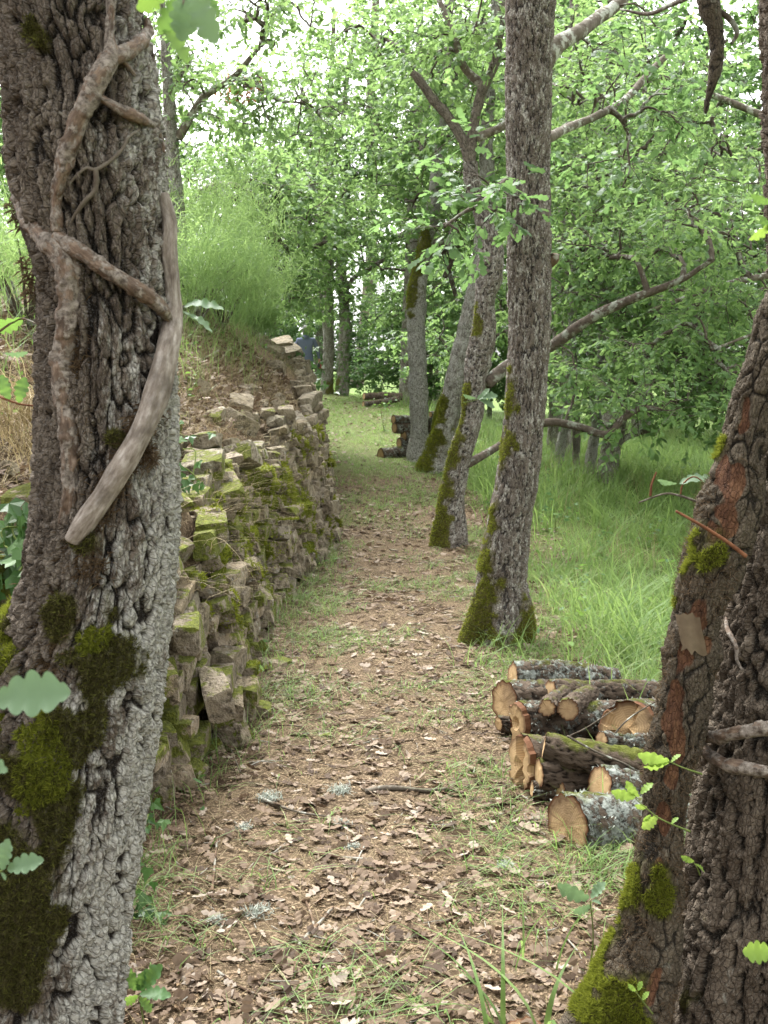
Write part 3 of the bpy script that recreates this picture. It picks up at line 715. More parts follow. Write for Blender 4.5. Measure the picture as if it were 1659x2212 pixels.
# ------------------------------------------------------------------ right oak with second stem
T2Y = 2.45
T2C = [(-500, 1850, 165), (0, 1838, 168), (600, 1840, 168), (800, 1835, 168), (950, 1808, 170), (1200, 1772, 172), (1450, 1726, 180), (1700, 1692, 190), (1950, 1668, 204), (2212, 1648, 220), (2480, 1640, 240)]
def t2_at(yd):
    y = [r[0] for r in T2C]; return np.interp(yd, y, [r[1] for r in T2C]), np.interp(yd, y, [r[2] for r in T2C])
def t2_on(xd, yd, off=0.0):
    c, R = t2_at(yd); k = pxm(T2Y); lat = (xd - c) * k; dep = math.sqrt(max((R * k) ** 2 - lat ** 2, 0))
    return P(xd, yd, T2Y - dep - off)
base2 = on_ground(*P(1640, 2480, T2Y)[:2])
oak2 = thing('oak_tree', base2, 'dark rugged oak at the right edge with a stripped reddish second stem', 'tree')
top = px_line([(x, y, r) for y, x, r in T2C][::-1], T2Y)
low = top[0].copy(); low[2] = min(low[2], base2[2]) - .15; low[3] *= 1.1
e2 = np.array([[top[-1][0] + .05, T2Y + .1, 3.6, .15], [top[-1][0] - .05, T2Y + .4, 5.0, .11], [top[-1][0] + .2, T2Y + .6, 6.8, .05]])
S2 = np.vstack([spline(np.vstack([low, top]), 430), spline(np.vstack([top[-1], e2]), 40)[1:]])
rf = bark_rfun(34, .021, 41, [(t2_on(1500, 2000), .05), (t2_on(1470, 2150), .06)], (), .12, lambda b, D: sstep(.6, .0, b[:, 2]) * (.02 + .03 * np.cos(np.arctan2(D[:, 1], D[:, 0]) * 5)), None, .15, lump=.015)
trunk_obj('trunk', None, 190, 0, M['bark_right'], oak2, rf, vs=S2)
T2SY = 2.34
st = [(1300, 2330, 110), (1340, 2212, 96), (1390, 2050, 80), (1415, 1900, 66), (1440, 1720, 55), (1472, 1560, 56), (1492, 1420, 60), (1510, 1300, 66), (1545, 1190, 62), (1585, 1060, 55), (1610, 940, 50), (1650, 800, 46), (1690, 680, 42), (1740, 540, 34)]
def stem_on(xd, yd, off=0.0):
    c = np.interp(yd, [r[1] for r in st][::-1], [r[0] for r in st][::-1]); R = np.interp(yd, [r[1] for r in st][::-1], [r[2] for r in st][::-1])
    k = pxm(T2SY); lat = (xd - c) * k; dep = math.sqrt(max((R * k) ** 2 - lat ** 2, 0)); return P(xd, yd, T2SY - dep - off)
SS = spline(px_line(st, T2SY), 420)
k2 = pxm(T2SY)
bareb = [(stem_on(x, y), r * k2, .55) for x, y, r in [(1570, 1065, 34), (1585, 1045, 30), (1540, 1110, 22), (1462, 1430, 34), (1470, 1380, 30), (1535, 1340, 40), (1530, 1420, 34), (1452, 1510, 30), (1462, 1580, 22), (1432, 1745, 18), (1425, 1840, 16), (1405, 2130, 22), (1418, 2090, 18), (1600, 880, 26), (1450, 1640, 16), (1560, 980, 20)]]
mossb = [(stem_on(x, y), r * k2) for x, y, r in [(1510, 1205, 62), (1540, 1225, 50), (1470, 1240, 40), (1300, 2080, 100), (1330, 1980, 80), (1350, 1900, 60), (1280, 2180, 110), (1330, 2230, 100), (1430, 1930, 50), (1460, 1300, 16), (1440, 1330, 26), (1545, 960, 40)]]
rf2 = bark_rfun(26, .009, 61, mossb, bareb, .1, lambda b, D: sstep(.5, .0, b[:, 2]) * .015 + .012 * fbm(b * 9, 3, 5), None, .5, lump=.03)
_, V, Fs, at = trunk_obj('second_stem', None, 130, 0, M['bark_stem'], oak2, rf2, vs=SS)
moss_fuzz('moss', V, Fs[0], at, oak2, 15000, .012, .0012, 'mossfuzz', .6)
at['hair'] = np.clip(.75 * (fbm(V * 6, 3, 91) + .62) * (at['bare'] < .3) * (at['moss'] < .4), 0, 1)
moss_fuzz('rootlets', V, Fs[0], at, oak2, 7000, .016, .0006, 'rootlet', .52, 'hair')
# peeling bark flap
fl = []
for i in range(9):
    for j in range(7):
        x = 1458 + j * 9 + rng.normal(0, 1.2) + 2 * i; y = 1325 + i * 10 + j * 1.5 + (rng.normal(0, 5) if i in (0, 8) else 0)
        fl.append(stem_on(x, y, .008 + .004 * math.sin(j * 1.1) + .012 * (j / 6) ** 2))
mk('bark_flap', np.array(fl), grid_faces(9, 7, False), plain('bark_flap', (.17, .13, .085), .9, .1, 60, .45), oak2)
# dead hanging limb from above
hang = px_line([(1690, -330, 24, .0), (1600, -260, 20, .3), (1535, -160, 18, .5), (1522, -60, 17, .6), (1534, 20, 17, .6), (1548, 80, 16, .6), (1545, 150, 13, .6), (1530, 210, 10, .6), (1524, 245, 6, .6)], 2.9)
V, Fs, tc, ex = tube(spline(hang, 110)[:, :3], spline(hang, 110)[:, 3], 16, True, bark_rfun(48, .005, 71, (), (), .25))
mk('branch', V, Fs, M['bark_stem'], oak2, {'tc': tc, **ex})
for rws in [[(1545, 20, 6, .6), (1575, 40, 6, .6), (1592, 70, 5, .6), (1580, 95, 3, .6)], [(1548, 90, 5, .6), (1562, 92, 4, .6), (1572, 86, 2, .6)], [(1520, -20, 6, .6), (1450, 10, 5, .9), (1400, 30, 4, 1.1), (1340, 20, 2, 1.2)]]:
    b = spline(px_line(rws, 2.9), 24); V, Fs, tc, _ = tube(b[:, :3], b[:, 3], 8); mk('twig', V, Fs, M['branch'], oak2, {'tc': tc})
crown(oak2, np.vstack([S2[430:, :3], spline(hang, 40)[:12, :3]]), [((1.6, 3.0, 5.0), (1.6, 1.5, .9), 36), ((.6, 4.2, 5.6), (1.5, 1.5, .9), 34)], 2, .085)
# vine loops round the right oak
vn = thing('vine', t2_on(1510, 1590), 'rough brown vine looping round the right oak at knee height', 'vine')
def lift(f, d): return lambda x, y, off=0.0: f(x, y, off + d)
vine('stem', [(1500, 1560, 20), (1512, 1585, 24), (1540, 1592, 26), (1580, 1586, 26), (1625, 1578, 26), (1680, 1570, 26)], 'vine_brown', vn, 12, 3, .0, lift(t2_on, .018), T2Y)
vine('branch', [(1498, 1565, 20), (1500, 1595, 24), (1525, 1625, 24), (1560, 1648, 26), (1610, 1660, 24), (1680, 1670, 22)], 'vine_brown', vn, 12, 5, .0, lift(t2_on, .012), T2Y)
o = thing('dead_vine', t2_on(1585, 1430), 'short pale peeling twig hanging on the right oak trunk', 'vine')
vine('stem', [(1568, 1335, 5), (1572, 1360, 8), (1590, 1395, 9), (1592, 1425, 8), (1605, 1450, 5)], 'vine_brown', o, 8, 7, .0, t2_on, T2Y)

# ------------------------------------------------------------------ centre oak
def px_tree(label, rows, Y, nu, nv, mat, rf, ext=None, group=None, base=None, cat='tree', name='oak_tree'):
    pts = px_line(rows, Y)
    b = on_ground(pts[0][0], pts[0][1])
    t = thing(name, b, label, cat, group)
    lo = pts[0].copy(); lo[2] = min(lo[2], b[2]) - .12; lo[3] *= 1.15
    pts = np.vstack([lo, pts])
    if ext is not None:
        e = [[pts[-1][0] + a, pts[-1][1] + bb, pts[-1][2] + c, r] for a, bb, c, r in ext]; pts = np.vstack([pts, e])
    S = spline(pts, nv)
    S[:, 3] = np.maximum(S[:, 3], .008)
    _, V, Fs, at = trunk_obj('trunk', None, nu, 0, mat, t, rf, vs=S)
    return t, S, V, Fs, at
def limb(parent, rows, Y, mat='branch_lichen', nu=9, name='branch', lump=.12, seed=1):
    b = spline(px_line(rows, Y), 12 * len(rows)); r = b[:, 3]
    V, Fs, tc, _ = tube(b[:, :3], np.maximum(r, .003), nu, True, lambda tc, base, D: (r.mean() * lump * 2 * fbm(tc * 12, 3, seed), None))
    mk(name, V, Fs, M[mat], parent, {'tc': tc}); return b[:, :3]
b3 = gp(1075, 1385); Y3 = b3[1]
k3 = pxm(Y3)
c3 = [(1068, 1400, 66), (1078, 1330, 58), (1086, 1230, 53), (1102, 1120, 46), (1122, 1000, 44), (1136, 850, 44), (1144, 700, 45), (1142, 550, 45), (1141, 400, 45), (1142, 200, 47), (1146, 0, 50), (1150, -200, 48)]
mb = [(P(x, y, Y3 - .06), r * k3, .32) for x, y, r in [(1035, 1370, 62), (1050, 1290, 36), (1045, 1200, 22), (1066, 1090, 20), (1092, 960, 22), (1098, 860, 24), (1125, 1370, 34), (1000, 1400, 50)]]
fl3 = lambda b, D: sstep(.45, .0, b[:, 2] - b3[2]) * (.03 + .035 * np.cos(np.arctan2(D[:, 1], D[:, 0]) * 5 + 1.2))
t3, S, V, Fs, at = px_tree('tall straight grey oak standing alone right of the path', c3, Y3, 120, 520, M['bark_mid'], bark_rfun(50, .0135, 83, mb, (), .42, fl3, None, .24, lump=.012), ext=[(.05, .2, 1.5, .10), (.2, .4, 3.2, .04)])
moss_fuzz('moss', V, Fs[0], at, t3, 7000, .016, .002, 'mossfuzz', .55)
# stub scar
limb(t3, [(1185, 570, 12, 0), (1197, 560, 10, -.02), (1200, 548, 7, -.03)], Y3, 'twig_dead', 10, 'stub')
l1 = limb(t3, [(1150, 160, 30, .1), (1200, 100, 20, .15), (1250, 70, 15, .3), (1290, 40, 14, .5), (1340, 5, 12, .7), (1400, -60, 9, .9)], Y3)
l2 = limb(t3, [(1100, 385, 7, 0), (1060, 420, 6, -.2), (1040, 440, 5, -.4), (1000, 460, 4, -.5), (960, 490, 3, -.6)], Y3, 'branch')
l3 = limb(t3, [(1180, 300, 12, .1), (1230, 275, 9, .5), (1290, 250, 8, .7), (1350, 215, 8, 1.0), (1400, 160, 7, 1.2), (1440, 120, 6, 1.3)], Y3)
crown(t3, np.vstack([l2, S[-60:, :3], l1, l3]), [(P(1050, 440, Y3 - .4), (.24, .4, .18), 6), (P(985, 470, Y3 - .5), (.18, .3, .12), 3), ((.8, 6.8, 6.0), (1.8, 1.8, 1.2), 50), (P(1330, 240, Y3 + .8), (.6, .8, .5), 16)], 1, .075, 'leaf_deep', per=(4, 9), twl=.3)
# ------------------------------------------------------------------ oaks along the path
def moss_rows(rows, Y, sel): return [(P(x, y, Y - .07), r * pxm(Y), .38) for x, y, r in sel]
b4 = gp(968, 1180); Y4 = b4[1]
c4 = [(968, 1190, 37), (972, 1140, 31), (978, 1060, 25), (996, 980, 23), (1020, 890, 23), (1030, 800, 24), (1044, 720, 26), (1046, 650, 24), (1058, 590, 28), (1062, 540, 25), (1042, 470, 16), (1020, 400, 13), (1015, 350, 13)]
mb = moss_rows(c4, Y4, [(945, 1160, 34), (950, 1100, 28), (960, 1040, 26), (972, 980, 22), (985, 920, 20), (1000, 860, 16), (1030, 700, 16)])
t4, S4, V, Fs, at = px_tree('lichen-grey forked oak at the path edge with a snapped-off limb', c4, Y4, 56, 300, M['bark_mid'], bark_rfun(44, .013, 93, mb, (), .46, lambda b, D: sstep(.5, 0, b[:, 2] - b4[2]) * .03, None, .4, lump=.03))
moss_fuzz('moss', V, Fs[0], at, t4, 3500, .02, .003, 'mossfuzz', .55)
la = limb(t4, [(1015, 352, 11), (998, 300, 11), (968, 252, 10), (938, 218, 10), (905, 172, 9), (890, 156, 7)], Y4, 'bark_far', 12, 'broken_limb')
lb = limb(t4, [(1016, 352, 11), (1020, 290, 11), (1032, 230, 10), (1044, 190, 11), (1068, 140, 9), (1080, 80, 8), (1085, 0, 9), (1080, -80, 7)], Y4, 'bark_far', 10)
lc = limb(t4, [(1045, 185, 9, .1), (1020, 165, 9, .1), (1000, 140, 8, .1), (985, 90, 7, .1), (965, 40, 6, .2), (940, -20, 5, .3)], Y4)
ld = limb(t4, [(1030, 300, 10), (1060, 285, 9), (1090, 270, 9), (1130, 230, 8, .3), (1200, 190, 6, .6)], Y4)
le = limb(t4, [(1050, 830, 14, .0), (1090, 795, 14, .1), (1140, 770, 13, .2), (1195, 745, 12, .2), (1240, 712, 12, .1), (1290, 680, 11, .0), (1350, 652, 10, -.1), (1420, 625, 8, -.2), (1480, 600, 6, -.3), (1540, 560, 5, -.4)], Y4, 'branch', 10)
lf = limb(t4, [(1005, 1005, 10, .0), (1040, 985, 9, .1), (1075, 965, 8, .3), (1130, 930, 9, .4), (1190, 912, 9, .4), (1250, 922, 9, .3), (1310, 938, 8, .2), (1345, 905, 7, .2), (1385, 882, 6, .2), (1430, 885, 4, .2)], Y4, 'branch', 9)
crown(t4, np.vstack([lb, lc, ld, le[20:], lf[45:]]), [(P(1430, 540, Y4 + .5), (.8, .7, .25), 24), (P(1300, 540, Y4 + .4), (.7, .7, .25), 14), (P(1380, 860, Y4 + .2), (.5, .5, .22), 18), (P(1060, 60, Y4), (.8, .8, .7), 34), (P(970, 110, Y4 + .3), (.5, .6, .45), 16), (P(1250, 180, Y4 + .5), (.7, .8, .5), 26), (P(1530, 480, Y4), (.7, .7, .35), 18), (P(1230, 830, Y4 + .4), (.35, .5, .2), 9)], 1, .074, 'leaf', per=(4, 11))

b5 = gp(948, 1015); Y5 = b5[1]
c5 = [(940, 1020, 34), (948, 985, 28), (966, 910, 24), (982, 840, 23), (1000, 760, 23), (1018, 680, 22), (1036, 600, 21), (1045, 520, 20), (1052, 400, 17), (1050, 300, 14), (1060, 150, 11), (1070, 0, 8)]
mb = moss_rows(c5, Y5, [(930, 1000, 30), (945, 960, 26), (952, 920, 20), (960, 890, 14)])
t5, S5, V, Fs, at = px_tree('leaning grey oak with a bright mossy foot behind the forked oak', c5, Y5, 40, 220, M['bark_pale'], bark_rfun(40, .014, 103, mb, (), .6, lambda b, D: sstep(.5, 0, b[:, 2] - b5[2]) * .05, None, .4, lump=.03))
moss_fuzz('moss', V, Fs[0], at, t5, 3000, .03, .004, 'mossfuzz', .5)
crown(t5, S5[150:, :3], [(P(1040, 350, Y5), (1.0, 1.0, .8), 40), (P(1080, 120, Y5), (1.2, 1.2, 1.0), 40)], 2, .09)

b6 = gp(905, 995); Y6 = b6[1]
c6 = [(908, 1000, 26), (906, 960, 21), (905, 880, 20), (902, 800, 19), (899, 720, 19), (900, 650, 19), (906, 600, 18), (917, 550, 17), (930, 480, 14), (942, 400, 13), (950, 310, 13), (962, 220, 11), (968, 120, 10), (970, 0, 9), (972, -100, 8)]
mb = moss_rows(c6, Y6, [(885, 640, 20), (895, 600, 20), (905, 560, 18), (915, 525, 20), (890, 580, 14)])
t6, S6, V, Fs, at = px_tree('slim oak patched with white lichen standing before the log stack', c6, Y6, 40, 300, M['bark_pale'], bark_rfun(44, .012, 113, mb, (), .95, lambda b, D: sstep(.4, 0, b[:, 2] - b6[2]) * .04, None, .45, lump=.03))
moss_fuzz('moss', V, Fs[0], at, t6, 2500, .025, .004, 'mossfuzz', .5)
sk = limb(t6, [(915, 545, 10), (950, 522, 9), (985, 528, 8), (1020, 515, 7), (1050, 508, 6)], Y6)
l7 = limb(t6, [(940, 1000, 12, .25), (938, 960, 10, .3), (945, 900, 10, .3), (962, 850, 9, .3), (975, 815, 7, .3), (985, 780, 4, .3)], Y6, 'mossfuzz', 9, 'mossy_sucker')
l8 = limb(t6, [(965, 200, 8), (990, 160, 7), (1015, 110, 6), (1000, 60, 5)], Y6)
l9 = limb(t6, [(960, 600, 6, .2), (975, 560, 5, .2), (955, 530, 5, .2), (985, 640, 5, .2)], Y6, 'branch')
crown(t6, np.vstack([sk, S6[170:, :3], l8]), [(P(960, 120, Y6), (1.0, 1.0, 1.0), 50), (P(880, 330, Y6 + .5), (.9, 1.0, .7), 44), (P(960, 480, Y6), (.7, .7, .35), 14), (P(820, 120, Y6 + 1), (.9, 1, .9), 26)], 2, .092)

# pair of oaks where the path bends
b7 = gp(708, 852); Y7 = b7[1]
c7 = [(706, 858, 17), (707, 820, 13), (710, 760, 12), (709, 700, 12), (709, 600, 11), (711, 480, 11), (712, 400, 10), (714, 335, 11)]
t7, S7, V, Fs, at = px_tree('left oak of the pair at the path bend, forking into three', c7, Y7, 26, 110, M['bark_pale'], bark_rfun(34, .015, 123, moss_rows(c7, Y7, [(712, 848, 14), (722, 835, 10)]), (), .55))
fk = np.vstack([limb(t7, [(713, 340, 9), (700, 310, 8), (690, 280, 7), (670, 240, 6), (650, 190, 4)], Y7), limb(t7, [(714, 340, 8), (716, 290, 7), (712, 220, 6), (718, 120, 5), (722, 20, 4)], Y7), limb(t7, [(714, 340, 8), (735, 300, 7), (742, 250, 6), (752, 150, 5), (770, 60, 4)], Y7), limb(t7, [(708, 370, 6), (690, 350, 6), (672, 335, 5), (655, 350, 4)], Y7)])
crown(t7, fk, [(P(720, 180, Y7), (1.7, 1.7, 2.0), 64), (P(620, 330, Y7 - 1), (1.4, 1.5, 1.0), 44), (P(760, 300, Y7 - 1), (1.0, 1.3, 1.2), 34), (P(670, 460, Y7 - 1), (1.3, 1.5, .8), 40)], 2, .105, per=(5, 11), twl=.55)
c8 = [(738, 862, 16), (740, 820, 13), (741, 760, 13), (745, 700, 12), (742, 640, 11), (738, 560, 10), (748, 440, 8), (752, 300, 6)]
t8, S8, V, Fs, at = px_tree('right oak of the pair at the path bend, ivy leaves on its bark', c8, Y7 - .4, 26, 110, M['bark_pale'], bark_rfun(34, .015, 133, moss_rows(c8, Y7 - .4, [(722, 845, 14), (726, 825, 10)]), (), .5))
fk = limb(t8, [(741, 640, 6), (765, 600, 5), (800, 580, 5), (830, 560, 4)], Y7 - .4)
crown(t8, np.vstack([S8[60:, :3], fk]), [(P(770, 520, Y7 - .8), (1.2, 1.3, 1.0), 44), (P(720, 620, Y7 - 1), (.9, 1.0, .6), 28), (P(640, 600, Y7 - 1.5), (1.2, 1.0, .9), 36)], 2, .10, per=(5, 10), twl=.5)
IV = Acc()
for _ in range(420):
    k = rng.integers(5, 95); a = rng.uniform(np.pi * .9, np.pi * 2.1); p = S8[k, :3] + A(math.cos(a), math.sin(a), 0) * (S8[k, 3] + .02)
    V, Fc = place(IVY_T, p[None], A(rng.normal(0, .5), rng.normal(0, .3), -1)[None], A(math.cos(a), math.sin(a), .3)[None], .075); IV.add(V, Fc, rnd=rng.random())
o = IV.build('ivy_leaves', M['leaf'], t8, False); o['kind'] = 'stuff'

# dark ivy-clad oak behind the pair
b9 = gp(775, 838); Y9 = max(b9[1], Y7 + 3.0)
c9 = [(772, 845, 14), (778, 780, 11), (788, 700, 12), (796, 620, 13), (803, 540, 12), (800, 440, 11), (806, 330, 10), (800, 230, 10), (806, 120, 9), (812, 0, 8), (815, -100, 7)]
t9, S9, V, Fs, at = px_tree('dark ivy-covered oak rising behind the pair at the bend', c9, Y9, 26, 160, M['bark_far'], bark_rfun(34, .015, 143, (), (), .2))
fk = np.vstack([limb(t9, [(780, 790, 8, 0), (800, 770, 8, -1), (840, 764, 7, -1.5), (885, 756, 7, -2), (920, 752, 5, -2)], Y9), limb(t9, [(775, 820, 7, 0), (800, 810, 7, -1), (840, 790, 6, -1.5), (890, 772, 5, -2), (940, 775, 3, -2)], Y9), limb(t9, [(760, 850, 11, -.5), (768, 800, 9, -.5), (780, 750, 8, -.3), (800, 690, 7, 0), (812, 640, 6, 0)], Y9), limb(t9, [(795, 700, 6), (820, 680, 6), (850, 655, 5), (880, 645, 4)], Y9), limb(t9, [(800, 420, 6), (840, 405, 6), (880, 380, 5), (925, 360, 4)], Y9), limb(t9, [(803, 540, 6), (840, 520, 6), (880, 500, 5)], Y9)])
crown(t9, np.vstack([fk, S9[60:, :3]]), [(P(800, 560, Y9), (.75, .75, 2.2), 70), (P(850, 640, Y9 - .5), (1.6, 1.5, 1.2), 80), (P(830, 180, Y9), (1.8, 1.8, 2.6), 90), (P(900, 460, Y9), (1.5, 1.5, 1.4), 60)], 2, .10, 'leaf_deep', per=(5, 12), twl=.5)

# oak on the bank, left background
c10 = [(392, 620, 17), (388, 520, 16), (380, 420, 15), (372, 320, 14), (366, 230, 13), (362, 170, 12), (356, 90, 9), (350, 0, 7)]
Y10 = 11.5
t10, S10, V, Fs, at = px_tree('pale grey oak up on the left bank with a long slanting limb', c10, Y10, 32, 150, M['bark_pale'], bark_rfun(38, .012, 153, (), (), .6))
l10 = limb(t10, [(384, 300, 10), (402, 270, 9), (425, 230, 8), (445, 205, 8), (470, 190, 7), (500, 170, 6), (520, 150, 6), (545, 120, 5), (565, 95, 4), (585, 60, 3)], Y10)
l10b = limb(t10, [(500, 172, 5), (530, 175, 5), (565, 190, 4), (600, 215, 4), (650, 222, 2)], Y10)
l10c = limb(t10, [(364, 200, 7), (385, 170, 6), (405, 140, 5), (418, 115, 3)], Y10)
for x, y in [(492, 195), (520, 180), (525, 200), (548, 178), (541, 205), (500, 205)]:
    n = 16; p = P(x, y, Y10) + rng.normal(0, .06, (n, 3)); xd, nd = leaf_dirs(n, .4, .6); V, Fc = place(TM[1], p, xd, nd, .06); o = mk('dead_leaves', V, Fc, M['dead_leaf'], t10, {'rnd': np.repeat(rng.random(n), len(TM[1][0]))}, smooth=False); o['kind'] = 'stuff'
crown(t10, np.vstack([l10, l10b, l10c, S10[60:, :3]]), [(P(420, 190, Y10), (.5, .6, .4), 9), (P(570, 130, Y10), (.7, .8, .4), 20), (P(630, 230, Y10), (.7, .7, .35), 26), (P(340, 60, Y10), (.5, .8, .6), 10), (P(520, 250, Y10), (.6, .6, .2), 6), (P(580, 10, Y10 - 1), (.8, .8, .25), 20)], 1, .075, 'leaf', per=(4, 10))
# low-branched oak on the bank
c11 = [(552, 700, 9), (551, 660, 8), (548, 632, 8), (556, 618, 7), (575, 605, 6), (600, 590, 6), (625, 565, 5), (650, 540, 4)]
Y11 = 15.5
t11, S11, V, Fs, at = px_tree('small crooked oak with low spreading boughs on the bank', c11, Y11, 16, 90, M['branch_lichen'], bark_rfun(38, .008, 163, (), (), .6))
fk = np.vstack([limb(t11, [(548, 635, 6), (555, 590, 5), (558, 560, 4), (545, 530, 3), (520, 515, 3)], Y11), limb(t11, [(555, 560, 5), (570, 530, 4), (590, 500, 3)], Y11), limb(t11, [(640, 560, 5), (560, 470, 4, -1), (500, 430, 5, -2), (470, 415, 6, -2), (425, 425, 5, -2)], Y11), limb(t11, [(600, 590, 5), (590, 510, 5, -1), (560, 440, 5, -2), (520, 405, 6, -2.5), (470, 400, 7, -3), (430, 415, 8, -3)], Y11)])
crown(t11, np.vstack([fk, S11[40:, :3]]), [(P(560, 470, Y11 - 1.5), (1.0, 1.2, .55), 60), (P(530, 400, Y11 - 1), (1.0, 1.2, .45), 44), (P(640, 520, Y11), (.9, 1.0, .6), 44), (P(470, 380, Y11), (.8, 1.0, .3), 20), (P(610, 640, Y11), (.6, .8, .35), 26), (P(660, 420, Y11 + 1), (.9, 1, .6), 40), (P(620, 330, Y11 + 1), (1.0, 1, .5), 34)], 2, .09, per=(4, 11))

# oaks beyond the meadow, right
meadow = [('leftmost slender oak across the meadow behind the centre oak', [(1205, 1010, 11), (1212, 960, 10), (1222, 900, 9), (1232, 780, 8), (1240, 620, 8), (1250, 450, 6)], 20, .8),
          ('thin dark oak second from left across the meadow', [(1243, 1015, 9), (1245, 960, 8), (1244, 900, 8), (1240, 800, 7), (1235, 650, 5)], 21, .2),
          ('pale lichened oak third from left across the meadow', [(1272, 1025, 13), (1278, 980, 11), (1290, 900, 10), (1300, 800, 10), (1300, 650, 8), (1310, 500, 6)], 20, .9),
          ('stout leaning mossy oak at the right of the meadow row', [(1308, 1040, 24), (1316, 990, 22), (1330, 930, 19), (1345, 880, 16), (1370, 800, 12), (1400, 700, 9)], 17, .5)]
for i, (lab, rows, Yg, lc_) in enumerate(meadow):
    d = ray(rows[0][0], rows[0][1]); q = gp(rows[0][0], rows[0][1]); Ym = q[1] if 12 < q[1] < 26 else Yg
    t, S, V, Fs, at = px_tree(lab, rows, Ym, 28, 120, M['bark_pale'], bark_rfun(36, .013, 170 + i * 10, moss_rows(rows, Ym, [(rows[1][0] - 14, rows[1][1] - 60, 14)] if i == 3 else []), (), lc_), group='oaks across the meadow')
    fk = S[50:, :3]
    if i == 3:
        fk = np.vstack([fk, limb(t, [(1318, 985, 7), (1345, 950, 7), (1380, 935, 6), (1410, 930, 4)], Ym), limb(t, [(1345, 880, 7), (1390, 840, 7), (1450, 800, 6), (1520, 740, 4)], Ym), limb(t, [(1338, 900, 6), (1300, 850, 5), (1260, 830, 4)], Ym)])
    vol = [(P(rows[-1][0] + 40, rows[-1][1] - 60, Ym), (1.6, 1.6, 1.3), 30), (P(rows[-1][0] + 60, rows[-1][1] + 150, Ym - 1), (1.3, 1.4, .8), 22), (P(rows[-1][0], 330, Ym), (1.8, 1.8, 1.6), 22)]
    if i == 3: vol += [(P(1480, 800, Ym - 1), (1.3, 1.2, .6), 26), (P(1400, 880, Ym), (1.0, 1.0, .25), 12), (P(1560, 700, Ym - 1), (1.4, 1.2, 1.0), 30)]
    crown(t, fk, vol, 2, .095, per=(4, 12), twl=.5)

# oak standing outside the frame on the right, boughs reach in
def free_tree(label, base, hgt, lean, r, vols, lod, ls, mat='leaf', group=None, per=(4, 11), limbs=(), cat='tree', nm='oak_tree'):
    b = on_ground(*base); t = thing(nm, b, label, cat, group)
    pts = np.array([[b[0], b[1], b[2] - .15, r * 1.3], [b[0] + lean[0] * .2, b[1] + lean[1] * .2, b[2] + hgt * .25, r], [b[0] + lean[0] * .6, b[1] + lean[1] * .6, b[2] + hgt * .6, r * .75], [b[0] + lean[0], b[1] + lean[1], b[2] + hgt, r * .3]])
    S = spline(pts, 90); trunk_obj('trunk', None, 24, 0, M['bark_far'], t, bark_rfun(36, .013, int(abs(base[0] * 13 + base[1] * 7)) + 200, (), (), .5), vs=S)
    sk = [S[25:, :3]]
    for L in limbs:
        c = spline(np.array(L), 40); V, Fs, tc, _ = tube(c[:, :3], c[:, 3], 8); mk('branch', V, Fs, M['branch_lichen'], t, {'tc': tc}); sk.append(c[:, :3])
    crown(t, np.vstack(sk), vols, lod, ls, mat, per=per)
    return t
l_a = [[5.4, 11.8, 2.4, .06], [4.5, 11.8, 2.6, .045], [3.6, 11.7, 2.5, .03], [2.7, 11.5, 2.2, .02]]
l_b = [[5.4, 11.8, 3.2, .06], [4.3, 11.9, 4.0, .045], [3.2, 12.0, 4.5, .03], [2.2, 12.0, 4.8, .02]]
l_c = [[5.4, 11.8, 2.0, .05], [4.6, 11.4, 2.2, .035], [3.8, 11.2, 2.0, .02], [3.2, 11.0, 1.8, .012]]
free_tree('oak just out of frame at right whose leafy boughs hang over the meadow', (5.4, 11.8), 7.5, (.1, .3), .17,
          [(P(1530, 660, 11.5), (.9, .9, .35), 34), (P(1560, 420, 12), (1.0, 1.0, .5), 26), (P(1420, 360, 12), (1.0, 1.0, .5), 28), (P(1300, 400, 12), (.8, .9, .45), 20), (P(1600, 830, 11), (.6, .7, .3), 16), (P(1330, 130, 12), (1.0, 1.0, .6), 26), (P(1430, 760, 11.3), (.7, .7, .2), 16), (P(1480, 200, 12), (.8, .9, .4), 18)], 1, .08, limbs=(l_a, l_b, l_c))
free_tree('broad oak behind the meadow at the far right', (7.2, 15.5), 8, (-.6, .2), .22,
          [(P(1540, 560, 14.5), (1.6, 1.5, .9), 40), (P(1420, 300, 15), (1.6, 1.6, 1.2), 44), (P(1560, 330, 15), (1.2, 1.4, .7), 24), (P(1480, 770, 14), (1.4, 1.3, .5), 26), (P(1250, 420, 16), (1.3, 1.4, 1.1), 34), (P(1610, 950, 13.5), (.7, .9, .5), 30)], 2, .095)
free_tree('oak farther back between the centre oak and the meadow row', (2.9, 18.5), 8.5, (.2, .4), .16,
          [(P(1240, 260, 18), (1.8, 1.8, 1.5), 50), (P(1130, 150, 18), (1.6, 1.8, 1.5), 50), (P(1250, 640, 18), (1.4, 1.5, .9), 30), (P(1120, 640, 18), (1.2, 1.5, 1.0), 30), (P(1220, 820, 18.5), (1.0, 1.2, .45), 20), (P(1010, 560, 19), (1.2, 1.5, 1.1), 32), (P(960, 760, 20), (1.0, 1.4, .5), 28)], 2, .10)
